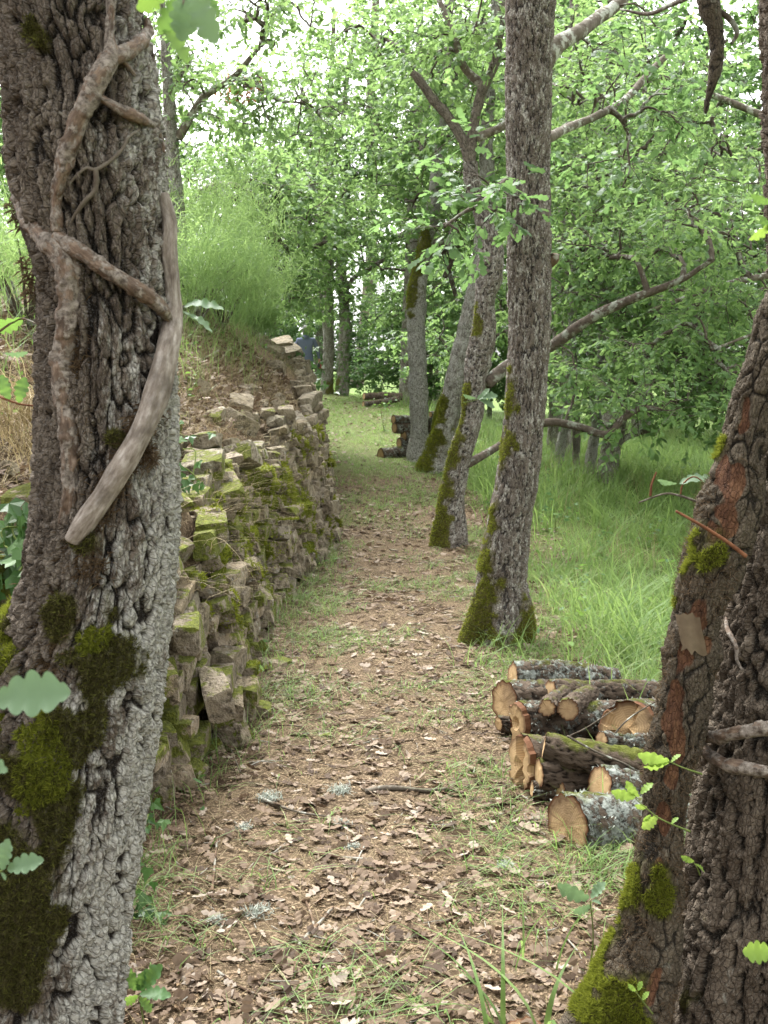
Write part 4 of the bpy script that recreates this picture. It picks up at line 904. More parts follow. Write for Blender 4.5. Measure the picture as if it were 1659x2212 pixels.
# wood behind: crowns as copies of two grown oaks
def proto(seed):
    b = A(0, 0, 0); t = thing('oak_tree', b, 'oak deep in the background wood', 'tree', 'oaks deep in the background wood')
    return t
def far_oak(loc, sc, rz, src):
    r = src.copy(); COL.objects.link(r); r.location = loc; r.rotation_euler = (0, 0, rz); r.scale = (sc, sc, sc)
    for ch in src.children:
        c = ch.copy(); COL.objects.link(c); c.parent = r
    return r
FL = 'oak deep in the background wood'
for lab, x, y, w in [('dark leafy thicket closing the view behind the far logs', .6, 33, 1.9), ('dark thicket just right of the path bend', 3.0, 32, 1.9), ('low leafy thicket behind the ivy-covered oak', -1.2, 36, 2.0), ('shrubby thicket at the back of the meadow, left part', 5.2, 31, 1.9), ('shrubby thicket at the back of the meadow, right part', 8.0, 29, 1.9), ('green thicket behind the walker', -3.4, 34, 1.8), ('thicket beyond the meadow at the far right', 10.5, 26, 1.8)]:
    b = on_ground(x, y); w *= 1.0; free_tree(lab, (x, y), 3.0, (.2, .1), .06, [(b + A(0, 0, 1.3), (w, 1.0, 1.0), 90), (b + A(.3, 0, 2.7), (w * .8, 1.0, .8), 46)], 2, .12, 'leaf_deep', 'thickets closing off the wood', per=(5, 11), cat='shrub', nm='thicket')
fspots = [(6.8, 36), (-2.2, 38), (1.2, 33), (3.6, 29), (6.2, 27), (9.3, 24), (8.8, 33), (5.0, 38), (12.5, 30), (-8.5, 24), (-10.5, 33), (2.0, 45), (-4.5, 47), (8.5, 44), (15, 40), (-13, 42), (-7.5, 19.5), (12, 20.5), (.6, 28), (4.6, 23), (-5.2, 25)]
protos = []
for k in range(3):
    x, y = fspots[k]; b = on_ground(x, y)
    t = free_tree(FL, (x, y), 8.5, (rng.normal(0, .5), rng.normal(0, .5)), .17, [(b + A(0, 0, 5.2), (3.0, 3.0, 2.4), 140), (b + A(rng.normal(0, 1), rng.normal(0, 1), 2.6), (2.6, 2.6, 1.4), 70), (b + A(0, 0, 7.8), (2.3, 2.3, 1.4), 54)], 3, .135, 'leaf' if k != 1 else 'leaf_deep', 'oaks deep in the background wood', per=(5, 12))
    protos.append(t)
for i, (x, y) in enumerate(fspots[3:]):
    far_oak(tuple(on_ground(x, y)), rng.uniform(.85, 1.15) * (.75 if x < -3 and y < 40 else 1.1), rng.uniform(0, 6.28), protos[i % 3])
# ------------------------------------------------------------------ dry-stone wall
wall = thing('stone_wall', (float(xw(8)), 8.0, 0), 'mossy dry-stone retaining wall along the left of the path', 'wall')
def rock_mesh(n, box, seed):
    r = np.random.default_rng(seed); bm = bmesh.new()
    p = []
    for sx in (-1, 1):
        for sy in (-1, 1):
            for sz in (-1, 1):
                c = np.array([sx, sy, sz]) * (1 + r.uniform(-.26, .08, 3))
                for ax in range(3):
                    q = c.copy(); q[ax] -= np.sign(c[ax]) * r.uniform(.12, .5); p.append(q)
    p = np.array(p) * .5 * np.array(box); p[:, 0] += p[:, 1] * r.uniform(-.2, .2); p[:, 2] += p[:, 1] * r.uniform(-.18, .18)
    for q in p: bm.verts.new(q)
    bmesh.ops.convex_hull(bm, input=bm.verts)
    for v in [v for v in bm.verts if not v.link_faces]: bm.verts.remove(v)
    me = bpy.data.meshes.new('stone'); bm.to_mesh(me); bm.free(); me.materials.append(M['stone']); return me
ROCKS = [rock_mesh(int(rng.integers(12, 22)), (1, 1, 1), 500 + i) for i in range(40)]
def wall_pt(y, v):
    h = hw(y); return A(xw(y) - BAT * h * v * 1.0, y, float(zp(y)) + h * v)
stones = []
y = 2.6
v_rows = []
for row in range(14):
    v = 0.0
z0 = 0.0
zz = 0.01
while zz < 1.30:
    rh = rng.uniform(.045, .105); y = 2.7 + rng.uniform(0, .2)
    while y < 25:
        big = rng.random() < .14
        ln = rng.choice([.07, .09, .12, .15, .19, .26]) * rng.uniform(.85, 1.15) * (1.5 if big else 1) * (1 + max(y - 9, 0) * .03); hh = rh * rng.uniform(.75, 1.2) * (1.3 if big else 1)
        yc = y + ln / 2; H = float(hw(yc)) * (1 + .10 * math.sin(yc * 2.3) + .07 * math.sin(yc * 5.1))
        zc = zz + rh / 2 + rng.normal(0, .012)
        if zc < H:
            v = zc / float(hw(yc)); c = wall_pt(yc, v)
            c[0] += rng.normal(-.015, .036) + .02 * math.sin(yc * 3 + zc * 4)
            stones.append((c, (rng.uniform(.10, .17), ln * 1.0, hh * 1.05), (rng.normal(.04, .11), rng.normal(-.1, .12), rng.normal(0, .17))))
        y += ln * .98
    zz += rh * .93
# tumbled stones on the bank edge and foot
for _ in range(70):
    yy = rng.uniform(3.2, 16); u = BAT * float(hw(yy)) + rng.uniform(-.02, .55); x = float(xw(yy)) - u; s = rng.uniform(.07, .2)
    stones.append((on_ground(x, yy, s * .15), (s, s * rng.uniform(.8, 1.5), s * rng.uniform(.5, .9)), tuple(rng.normal(0, .4, 3))))
for _ in range(26):
    yy = rng.uniform(4, 12); x = float(xw(yy)) + rng.uniform(.0, .10); s = rng.uniform(.05, .11)
    stones.append((on_ground(x, yy, s * .2), (s, s * 1.2, s * .8), tuple(rng.normal(0, .5, 3))))
for xd, yd, Yy, sx, sy, sz, rot in [(492, 1580, 4.72, .16, .22, .17, .1), (620, 985, 9.6, .26, .42, .26, .2), (640, 930, 9.8, .22, .42, .2, .3), (575, 1000, 8.6, .22, .36, .24, -.3), (480, 1060, 6.0, .2, .34, .14, .4), (600, 845, 13, .3, .6, .28, .1), (575, 835, 12.4, .3, .6, .26, .3), (620, 870, 12.2, .28, .5, .24, .0), (655, 900, 11.2, .24, .45, .24, .1), (612, 755, 16.5, .34, .5, .34, .2), (600, 785, 15.5, .3, .4, .42, .1), (628, 770, 16.2, .3, .4, .3, .4), (520, 985, 7.2, .22, .3, .14, -.2), (440, 1010, 5.6, .22, .3, .12, .2), (60, 1100, 3.5, .12, .16, .13, .1), (410, 1370, 4.2, .11, .2, .13, .1), (470, 1500, 4.4, .12, .2, .14, .3)]:
    stones.append((P(xd, yd, Yy), (sx, sy, sz), (rot, -.2, rot * .5)))
def vis(c, s):
    d = np.linalg.norm(c - A(0, 0, CAMZ)); return (s[1] * s[2]) / d ** 2
order = sorted(range(len(stones)), key=lambda i: -vis(stones[i][0], stones[i][1]) * (1 if stones[i][0][1] > 3.3 else .2))
rest = Acc()
for n_, i in enumerate(order):
    c, s, e = stones[i]; me = ROCKS[int(rng.integers(len(ROCKS)))]
    Mx = Matrix.Translation(Vector(c)) @ Matrix.Rotation(e[2], 4, 'Z') @ Matrix.Rotation(e[1], 4, 'Y') @ Matrix.Rotation(e[0], 4, 'X') @ Matrix.Diagonal((*s, 1))
    if n_ < 300: inst('stone', me, wall, Mx)
    else:
        co = np.array([Mx @ v.co for v in me.vertices]); tri = np.array([[*p.vertices] for p in me.polygons if len(p.vertices) == 3]); rest.add(co, tri)
o = rest.build('small_stones', M['stone'], wall, False); o['kind'] = 'stuff'
# moss cushions draped over the stones
from mathutils.bvhtree import BVHTree
_bv, _bf, _n = [], [], 0
for o_ in wall.children:
    mw = Matrix.Translation(Vector(origin(wall))) @ o_.matrix_local if o_.name.startswith('stone') else Matrix.Translation(Vector(origin(o_)))
    if 'kind' in o_: mw = Matrix.Translation(Vector(origin(wall)) + o_.location)
    for v_ in o_.data.vertices: _bv.append(mw @ v_.co)
    for p_ in o_.data.polygons: _bf.append([_n + q for q in p_.vertices])
    _n += len(o_.data.vertices)
BVH = BVHTree.FromPolygons(_bv, _bf)
MF = Acc()
def moss_cushion(xd, yd, rx, rz, Yy, seed, thick=.05):
    """a bulging pad on the wall face; rx along the wall, rz up it (m)"""
    c = P(xd, yd, Yy); n = 26; m = 20
    u = np.linspace(-1, 1, n); v = np.linspace(-1, 1, m); U, W = np.meshgrid(u, v)
    yy = c[1] + U * rx; zz = c[2] + W * rz + .05 * U * rz
    edge = np.clip(1 - (U ** 2 + W ** 2) ** 1.0 + .35 * n2(U * 2, W * 2, seed, 1.2), 0, 1)
    z0 = zp(yy); h = hw(yy); vv = (zz - z0) / h
    xs = xw(yy) - BAT * h * np.clip(vv, 0, 1) * 1.0 - np.maximum(vv - 1, 0) * h * 1.6
    xx = xs + .075 - .09 * (1 - edge) + thick * np.sqrt(edge) + .018 * n2(yy * 22, zz * 22, seed + 3) + .03 * n2(yy * 7, zz * 7, seed + 5)
    hx = np.full(xx.shape, np.nan)
    for i_ in range(m):
        for j_ in range(n):
            h_ = BVH.ray_cast(Vector((xs[i_, j_] + .6, yy[i_, j_], zz[i_, j_] + .25)), Vector((-.92, 0, -.38)), 1.1)
            if h_[0] is not None and abs(h_[0].x - xs[i_, j_]) < .17 + .15 * float(zz[i_, j_] > .8): hx[i_, j_] = h_[0].x; yy[i_, j_] = h_[0].y; zz[i_, j_] = h_[0].z
    bad = np.isnan(hx); hx = np.where(bad, xs - .12, hx)
    for _ in range(2):
        pd = np.pad(hx, 1, mode='edge'); hx = np.maximum(hx, (pd[:-2, 1:-1] + pd[2:, 1:-1] + pd[1:-1, :-2] + pd[1:-1, 2:] + 2 * hx) / 6)
    xx = hx - .02 + thick * .6 * np.sqrt(edge) + .012 * n2(yy * 22, zz * 22, seed + 3) + .02 * n2(yy * 7, zz * 7, seed + 5)
    V = np.stack([xx, yy, zz], -1).reshape(-1, 3); Q = grid_faces(m, n, False)
    keep = (edge.ravel()[Q].min(1) > .02) & ~bad.ravel()[Q].any(1); Q = Q[keep]
    if len(Q) < 12: return
    o = mk('moss_cushion', V, Q[:, ::-1], M['moss_pad'], wall)
    a, b, d = V[Q[:, 0]], V[Q[:, 1]], V[Q[:, 3]]; nr = unit(np.cross(d - a, b - a)); ar = np.linalg.norm(np.cross(d - a, b - a), axis=1)
    N = int(min(7000, 26000 * rx * rz * 4 / max(Yy / 5, 1) ** 1.2)) + 200; k = rng.choice(len(a), N, p=ar / ar.sum())
    pos = a[k] + (b - a)[k] * rng.random((N, 1)) + (d - a)[k] * rng.random((N, 1))
    s = max(Yy / 5, .9)
    VV, FF, r = fuzz(pos, nr[k] + A(0, 0, .4), .019 * s, .0028 * s); MF.add(VV, FF, rnd=np.clip(r * .7 + .15 + .3 * n2(pos[:, 1] * 12, pos[:, 2] * 12, 4)[np.arange(N)].repeat(3), 0, 1))
k = NT('moss_pad'); p_ = k.geo()
M['moss_pad'] = k.bsdf(k.ramp(k.noise(p_, 60, 4, .75), [(.3, (.04, .048, .007)), (.52, (.09, .11, .014)), (.75, (.16, .18, .025))]), .95, k.bump(k.noise(p_, 110, 3), .9, .012), .1)
for i, (x, y, rx, rz, Yy) in enumerate([(450, 1250, .26, .22, 5.15), (430, 1190, .2, .14, 5.3), (415, 1350, .16, .10, 4.75), (480, 1300, .2, .12, 5.6), (400, 1060, .1, .06, 5.1), (530, 1090, .22, .10, 6.9), (575, 1085, .30, .12, 7.7), (620, 1100, .26, .12, 8.6), (555, 1060, .22, .09, 7.4), (600, 1200, .26, .16, 7.6), (575, 1230, .2, .12, 7.0), (495, 1430, .14, .12, 5.0), (370, 1530, .14, .10, 4.2), (370, 1590, .10, .07, 4.0), (620, 1230, .22, .14, 8.2), (520, 1370, .18, .10, 5.6), (600, 1040, .22, .08, 8.2), (540, 1020, .14, .05, 7.3), (445, 1510, .1, .05, 4.5), (610, 925, .16, .05, 9.8), (560, 810, .22, .06, 13), (400, 1720, .12, .08, 3.9), (330, 1820, .12, .08, 3.5), (525, 1480, .14, .08, 4.95), (480, 1380, .12, .08, 5.2), (560, 1140, .2, .12, 6.9), (650, 1120, .3, .14, 9.0), (640, 1060, .26, .1, 8.8), (590, 1300, .2, .1, 7.0), (640, 1200, .24, .12, 8.6), (430, 1450, .12, .1, 4.6)]):
    moss_cushion(x, y, rx, rz, Yy, 40 + i)
MP = [(5.1, .62, .24), (4.85, .45, .16), (5.4, .78, .16), (6.9, .6, .2), (7.6, .78, .22), (8.4, .72, .24), (7.4, .38, .18), (4.5, .25, .13), (4.3, .62, .11), (8.8, .45, .2), (4.1, .12, .10), (6.2, .85, .14), (5.6, .25, .12), (9.2, .85, .18)]
for q_ in range(110):                     # ragged moss clumps clinging to the stones
    yc = 3.6 + 7.5 * rng.random() ** 1.2; hh_ = float(hw(yc)); vz = rng.uniform(.05, 1.0); rad = rng.uniform(.03, .11) * (1 + .3 * (yc < 6))
    if q_ < len(MP): yc, vz, rad = MP[q_]; hh_ = float(hw(yc)); vz = vz / hh_
    cz = float(zp(yc)) + vz * hh_; cx = float(xw(yc)) - BAT * hh_ * vz
    N = int(120 + 4200 * rad * rad * 8); u = rng.normal(0, .5, (N, 2)); pp, nn_ = [], []
    for a_, b_ in u:
        if a_ * a_ + b_ * b_ > 1.0 + .8 * float(vnoise(np.array([[a_ * 2.2, b_ * 2.2, yc]]))[0]): continue
        h_ = BVH.ray_cast(Vector((cx + .5, yc + a_ * rad * 1.3 - .25, cz + b_ * rad + .2)), Vector((-.85, .42, -.34)), 1.0)
        if h_[0] is not None and abs(h_[0].x - cx) < .22: pp.append(h_[0]); nn_.append(h_[1])
    if len(pp) < 20: continue
    s = max(yc / 5, .9); pp = np.array(pp); nn_ = np.array(nn_); nn_ = nn_ * np.where((nn_[:, :1] * .8 - nn_[:, 1:2] * .5 + nn_[:, 2:3] * .4) < 0, -1, 1)
    VV, FF, r = fuzz(pp + nn_ * .002, nn_ + A(0, 0, .35), .017 * s, .0034 * s); MF.add(VV, FF, rnd=np.clip(r * .75 + rng.uniform(-.05, .3), 0, 1))
o = MF.build('moss_tufts', M['mossfuzz'], wall, False); o['kind'] = 'stuff'

# ------------------------------------------------------------------ log piles
def log_obj(label, a, b, ra, rb, cut_n=None, lich=.3, moss=0.0, group=None, seed=0, nu=44, stubs=(), split=False, face2=True, amp=.013):
    a = np.asarray(a, float); b = np.asarray(b, float); mid = (a + b) / 2 + rng.normal(0, .012, 3)
    t = thing('log', (a[0], a[1], min(a[2] - ra, b[2] - rb)), label, 'log', group)
    n = max(20, int(np.linalg.norm(b - a) * 70)); S = spline(np.array([[*a, ra], [*mid, (ra + rb) / 2], [*b, rb]]), n)
    ax = unit(b - a); cn = unit(cut_n) if cut_n is not None else -ax
    def rf(tc, base, D):
        off, ex = bark_rfun(60 if ra < .2 else 40, amp, 300 + seed, (), (), lich, lump=.016)(tc, base, D); ex['moss'] = np.full(len(tc), moss) + .25 * D[:, 2]; return off, ex
    V, Fs, tc, ex = tube(S[:, :3], S[:, 3], nu, False, rf)
    ring = V[:nu].copy()
    def shear(ring, c, cn, ax):          # slide ring along the axis on to the cutting plane
        d = ((c - ring) @ cn) / (ax @ cn); return ring + d[:, None] * ax
    new0 = shear(ring, a, cn, ax); sh = ((new0 - ring) @ ax)
    fall = np.clip(1 - np.arange(n) / (n * .35), 0, 1)
    V = V.reshape(n, nu, 3) + (fall[:, None] * sh[None])[..., None] * ax; V = V.reshape(-1, 3)
    mk('bark', V, Fs, M['log'], t, {'tc': tc, **ex})
    def face(rg, c, nrm, sp):
        c0 = rg.mean(0); dl = np.linalg.norm(rg - c0, axis=1); ds = np.convolve(np.r_[dl[-6:], dl, dl[:6]], np.ones(13) / 13, 'valid'); rg = c0 + (rg - c0) * (ds / dl * .35 + .65)[:, None]
        rad = np.array([0, .35, .65, .92, 1.0]); cen = rg.mean(0); W = [cen + nrm * .002]; at = [0.0]; Rf = np.linalg.norm(rg - cen, axis=1).mean(); g1 = unit(rg[0] - cen); g2 = np.cross(nrm, g1); fcv = [np.zeros(3)]
        for q in rad[1:]:
            pts = cen + (rg - cen) * (q * .985 if q == 1 else q); h = .004 * fbm(pts * 40, 2, seed)
            if sp: h = h + .022 * np.sign(vnoise(np.c_[(pts - cen) @ unit(np.cross(nrm, A(0, .2, 1))) * 16, 0 * h, 0 * h] + seed)) * (q < .97)
            W.extend(list(pts + nrm * (.002 + h[:, None]))); at += [q] * nu; fcv.extend([A((u_ - cen) @ g1 / Rf, (u_ - cen) @ g2 / Rf, 0) for u_ in pts])
        Q = np.concatenate([np.stack([1 + k * nu + np.arange(nu), 1 + k * nu + (np.arange(nu) + 1) % nu, 1 + (k + 1) * nu + (np.arange(nu) + 1) % nu, 1 + (k + 1) * nu + np.arange(nu)], -1) for k in range(3)])
        T3 = np.stack([np.zeros(nu, int), 1 + np.arange(nu), 1 + (np.arange(nu) + 1) % nu], -1)
        mk('cut_face', np.array(W), [Q, T3], M['wood'], t, {'rad': np.array(at), 'fc': np.array(fcv)}, smooth=False)
    face(V[:nu], a, cn, split)
    if face2: face(V[-nu:], b, ax, False)
    for (tt, ang, L, r, cnn) in stubs:
        c = a + (b - a) * tt; e1 = unit(np.cross(ax, A(0, 0, 1))); e2 = np.cross(e1, ax); d = unit(e1 * math.cos(ang) + e2 * math.sin(ang) - ax * .5)
        R0 = ra + (rb - ra) * tt; q = c + d * (R0 * .6); e = c + d * (R0 + L)
        Vt, Ft, tct, ext = tube(spline(np.array([[*q, r * 1.25], [*((q + e) / 2), r * 1.05], [*e, r]]), 12)[:, :3], np.linspace(r * 1.3, r, 12), 24, False, bark_rfun(60, .004, 340 + seed, (), (), lich))
        ext['moss'] = np.full(len(tct), moss)
        sb_ = mk('stub', Vt, Ft, M['log'], t, {'tc': tct, **ext})
        old = nu; nu_ = 24
        rg = Vt[-24:]; cen = rg.mean(0); W = [cen + d * .002]; at = [0.0]
        for q_ in (.5, .9, 1.0): W.extend(list(cen + (rg - cen) * q_ + d * .002)); at += [q_] * 24
        Q = np.concatenate([np.stack([1 + k * 24 + np.arange(24), 1 + k * 24 + (np.arange(24) + 1) % 24, 1 + (k + 1) * 24 + (np.arange(24) + 1) % 24, 1 + (k + 1) * 24 + np.arange(24)], -1) for k in range(2)])
        mk('cut_face', np.array(W), [Q, np.stack([np.zeros(24, int), 1 + np.arange(24), 1 + (np.arange(24) + 1) % 24], -1)], M['wood'], sb_, {'rad': np.array(at)}, smooth=False)
    if lich > .45:
        m = int(900 * np.linalg.norm(b - a) * ra / .08); kk = rng.integers(0, len(V), m); nn = unit(V[kk] - S[np.minimum(kk // nu, n - 1), :3])
        msk = (nn[:, 2] > -.2) & (fbm(V[kk] * 14, 3, seed) > -.05)
        VV, FF, r = fuzz(V[kk][msk], nn[msk], .010, .005); oo = mk('lichen', VV, FF, M['lichen'], t, {'rnd': r}, smooth=False); oo['kind'] = 'stuff'
    return t
GR = 'cut logs piled beside the right oak'
def lg(label, xa, ya, Ya, xb, yb, Yb, da, db, **k): return log_obj(label, P(xa, ya, Ya), P(xb, yb, Yb), da / 2, db / 2, group=GR, **k)
lg('thick short lichen-grey log lowest in the pile, pale oval cut face', 1226, 1782, 3.62, 1500, 1796, 3.85, .215, .22, cut_n=(-.86, -.5, .08), lich=.9, seed=1)
lg('dark log squeezed under the split log at the pile front', 1205, 1712, 3.95, 1480, 1716, 4.2, .10, .12, lich=.2, seed=13)
lg('lichen-crusted log half hidden behind the thick short log', 1296, 1700, 3.85, 1500, 1722, 4.0, .16, .16, lich=.85, seed=2)
lg('log with a split cut face jutting left toward the path', 1132, 1650, 4.12, 1480, 1660, 4.45, .225, .2, cut_n=(-.94, -.33, .06), lich=.3, split=True, seed=3)
lg('thin greenish branch log with two sawn stubs laid across the pile', 1176, 1612, 4.02, 1470, 1668, 3.95, .105, .125, lich=.1, moss=.12, seed=4, stubs=((.36, math.pi + .2, .012, .036, 0),))
lg('short slim ridged log under the greenish branch log', 1165, 1672, 3.98, 1335, 1670, 4.04, .10, .10, lich=.05, moss=.05, seed=5)
lg('log with a big ragged orange-rimmed split face mid pile', 1358, 1572, 4.35, 1600, 1560, 4.75, .215, .2, cut_n=(-.45, -.86, .25), lich=.7, split=True, seed=6)
lg('knobby log with two round sawn stub ends toward the path', 1125, 1562, 4.5, 1460, 1552, 4.75, .18, .17, cut_n=(-.9, -.4, .0), lich=.55, split=True, seed=7, stubs=((.22, math.pi + .55, .05, .036, 0), (.36, math.pi + .35, .06, .04, 0)))
lg('dark log with a large grey-brown cut face at the back left of the pile', 1090, 1518, 4.82, 1470, 1528, 5.15, .20, .18, cut_n=(-.88, -.47, .1), lich=.5, seed=8)
lg('lichen-covered log lying topmost at the back of the pile', 1108, 1462, 4.95, 1330, 1474, 5.05, .15, .13, lich=.8, seed=9)
lg('thin log with a round sawn end, left of two, amid the pile', 1182, 1530, 4.36, 1225, 1496, 4.8, .078, .075, cut_n=(-.5, -.85, .12), lich=.3, seed=15)
lg('thin log with a round sawn end, right of two, amid the pile', 1226, 1532, 4.34, 1275, 1500, 4.8, .085, .08, cut_n=(-.42, -.9, .1), lich=.3, seed=16)
lg('slim grey stick log along the front of the pile', 1150, 1705, 3.98, 1330, 1716, 4.02, .055, .05, lich=.6, seed=17)
lg('slim lichened log lying over the right of the pile', 1300, 1600, 4.12, 1480, 1592, 4.3, .07, .07, lich=.8, seed=18)
lg('short thin log end poking out left under the dark log', 1078, 1562, 4.72, 1180, 1566, 4.85, .07, .07, cut_n=(-.9, -.4, 0), lich=.3, seed=19)
lg('half-hidden dark log between the topmost log and the stub-ended log', 1190, 1500, 4.78, 1500, 1512, 5.0, .12, .12, lich=.45, seed=14)
lg('white lichened log end behind the topmost log', 1290, 1488, 5.1, 1520, 1492, 5.3, .10, .11, lich=.95, seed=10)
log_obj('freshly sawn red-barked stump end at the bottom edge of the path', P(1142, 2232, 2.5) + A(0, 0, -.01), P(1142, 2232, 2.5) + A(0, .05, -.2), .066, .07, cut_n=(0, -.35, .94), lich=.1, seed=12, face2=False)
G2 = 'logs stacked behind the lichen-patched slim oak'
b2 = Y6 + .55
k2_ = pxm(b2)
for i, (xa, xb, yy, d, lab) in enumerate([(822, 900, 984, 30, 'shortest thick log at the left foot of the far stack'), (896, 1010, 972, 36, 'log with an orange cut face low in the far stack'), (862, 960, 957, 22, 'thin log wedged second from the ground in the far stack'), (872, 1010, 942, 24, 'log in the middle of the far stack'), (852, 1012, 924, 24, 'long dark log second from the top of the far stack'), (850, 1000, 906, 18, 'thin topmost log of the far stack'), (930, 1015, 895, 16, 'short log perched on the right end of the far stack')]):
    dy = .0 if i != 0 else -.25
    log_obj(lab, P(xa, yy, b2 + dy - .1), P(xb, yy - 4, b2 + dy + .25), d * k2_ / 2, d * k2_ / 2, cut_n=(-.85, -.5, 0), lich=.7, group=G2, seed=20 + i, nu=20, amp=.012)
G3 = 'logs lying at the far path bend'
b3_ = gp(825, 880)[1]
for i, (xa, xb, ya, yb, d, lab) in enumerate([(786, 868, 856, 857, 17, 'dark thick log lying at the far bend of the path'), (785, 862, 874, 862, 13, 'pale log in front of the dark one at the far bend'), (800, 842, 880, 878, 9, 'small thin log lowest at the far bend')]):
    kk = pxm(b3_); log_obj(lab, P(xa, ya, b3_ + (.6 if i == 0 else 0)), P(xb, yb, b3_ + (.8 if i == 0 else .3)), d * kk / 2, d * kk / 2, cut_n=(-.9, -.4, 0), lich=.5 if i else .3, group=G3, seed=30 + i, nu=18, amp=.012)

# ------------------------------------------------------------------ walker with a chainsaw
def walker():
    base = on_ground(*P(662, 870, 29.0)[:2]); z = base[2]; s = 1.76 / 1.76
    Yd = base[1]
    t = thing('person', base, 'person seen from behind in a blue-grey jacket and dark trousers carrying a chainsaw', 'person')
    # joints (x right, y away, z up) relative to feet
    J = {'pelvis': (0, 0, .95, .155, .115), 'belly': (0, 0, 1.12, .16, .115), 'chest': (0, .02, 1.32, .185, .125), 'neckb': (0, .02, 1.46, .10, .085), 'neck': (0, .03, 1.53, .058, .058), 'head': (0, .05, 1.64, .088, .105), 'top': (0, .05, 1.74, .055, .065),
         'hl': (-.10, 0, .90, .095, .10), 'kl': (-.12, .06, .50, .066, .07), 'al': (-.12, -.03, .10, .05, .055), 'tl': (-.13, .10, .05, .05, .045),
         'hr': (.10, 0, .90, .095, .10), 'kr': (.11, -.02, .50, .066, .07), 'ar': (.11, -.20, .13, .05, .055), 'tr': (.12, -.07, .05, .05, .045),
         'sl': (-.20, .02, 1.40, .072, .07), 'el': (-.27, .00, 1.12, .052, .052), 'wl': (-.24, .10, .90, .036, .036), 'pl': (-.23, .13, .82, .04, .025),
         'sr': (.20, .02, 1.40, .072, .07), 'er': (.30, .00, 1.14, .052, .052), 'wr': (.33, .08, .93, .036, .036), 'pr': (.34, .11, .85, .04, .025)}
    E = [('pelvis', 'belly'), ('belly', 'chest'), ('chest', 'neckb'), ('neckb', 'neck'), ('neck', 'head'), ('head', 'top'), ('pelvis', 'hl'), ('hl', 'kl'), ('kl', 'al'), ('al', 'tl'), ('pelvis', 'hr'), ('hr', 'kr'), ('kr', 'ar'), ('ar', 'tr'), ('chest', 'sl'), ('sl', 'el'), ('el', 'wl'), ('wl', 'pl'), ('chest', 'sr'), ('sr', 'er'), ('er', 'wr'), ('wr', 'pr')]
    for sd_, w in (('l', 'pl'), ('r', 'pr')):
        px_, py_, pz_ = J[w][:3]; sg = -1 if sd_ == 'l' else 1
        for f, (ox, L) in enumerate(((-.028, .062), (-.010, .072), (.009, .068), (.026, .055))):
            J[f'f{sd_}{f}'] = (px_ + .2 * ox, py_ + ox, pz_ - .045, .0095, .0095); J[f'g{sd_}{f}'] = (px_ + .2 * ox - sg * .012, py_ + ox, pz_ - .045 - L * .55, .0085, .0085); J[f'h{sd_}{f}'] = (px_ + .2 * ox - sg * .03, py_ + ox, pz_ - .045 - L * .85, .007, .007)
            E += [(w, f'f{sd_}{f}'), (f'f{sd_}{f}', f'g{sd_}{f}'), (f'g{sd_}{f}', f'h{sd_}{f}')]
        J[f'th{sd_}'] = (px_ - sg * .03, py_ + .03, pz_ - .03, .011, .011); J[f'ti{sd_}'] = (px_ - sg * .045, py_ + .035, pz_ - .065, .009, .009)
        E += [(w, f'th{sd_}'), (f'th{sd_}', f'ti{sd_}')]
    ks = list(J); me = bpy.data.meshes.new('body')
    me.from_pydata([J[q][:3] for q in ks], [(ks.index(a), ks.index(b)) for a, b in E], [])
    o = bpy.data.objects.new('body', me); COL.objects.link(o)
    sm = o.modifiers.new('skin', 'SKIN'); o.modifiers.new('sub', 'SUBSURF').levels = 2
    for i, q in enumerate(ks):
        me.skin_vertices[0].data[i].radius = J[q][3:5]; me.skin_vertices[0].data[i].use_root = (q == 'pelvis')
    dg = bpy.context.evaluated_depsgraph_get(); dg.update()
    ev = o.evaluated_get(dg); m2 = bpy.data.meshes.new_from_object(ev); bpy.data.objects.remove(o)
    for q in ('jacket', 'trousers', 'skin', 'boots'): m2.materials.append(M[q])
    m2.polygons.foreach_set('use_smooth', np.ones(len(m2.polygons), bool))
    for p in m2.polygons:
        c = p.center; arm = abs(c.x) > .2
        if c.z > 1.49: p.material_index = 2
        elif arm and c.z < .92: p.material_index = 2
        elif c.z > .86 or arm: p.material_index = 0
        elif c.z > .14: p.material_index = 1
        else: p.material_index = 3
    body = bpy.data.objects.new('body', m2); COL.objects.link(body); body.parent = t
    # jacket hem and collar, hair
    hem = np.array([[0, 0, .80, .19], [0, 0, .90, .185], [0, .0, 1.02, .178]])
    V, Fs, tc, _ = tube(hem[:, :3], hem[:, 3], 28, False); V = V * A(1, .75, 1); mk('jacket_hem', V + base, Fs, M['jacket'], t)
    V, Fs, tc, _ = tube(np.array([[0, .02, 1.44], [0, .025, 1.50], [0, .03, 1.535]]), A(.10, .085, .08), 24, False); mk('collar', V + base, Fs, M['jacket'], t)
    bm = bmesh.new(); bmesh.ops.create_icosphere(bm, subdivisions=3, radius=1)
    for v in list(bm.verts):
        n_ = 1 + .05 * float(vnoise(np.array([[v.co.x * 5, v.co.y * 5, v.co.z * 5]]))[0]); v.co = Vector((v.co.x * .098 * n_, v.co.y * .118 * n_ + .045, v.co.z * .118 * n_ + 1.665))
    bmesh.ops.delete(bm, geom=[v for v in bm.verts if v.co.z < 1.58 or (v.co.y > .10 and v.co.z < 1.70)], context='VERTS')
    hm = bpy.data.meshes.new('hair'); bm.to_mesh(hm); bm.free(); hm.materials.append(M['hair']); ho = bpy.data.objects.new('hair', hm); COL.objects.link(ho); ho.parent = t
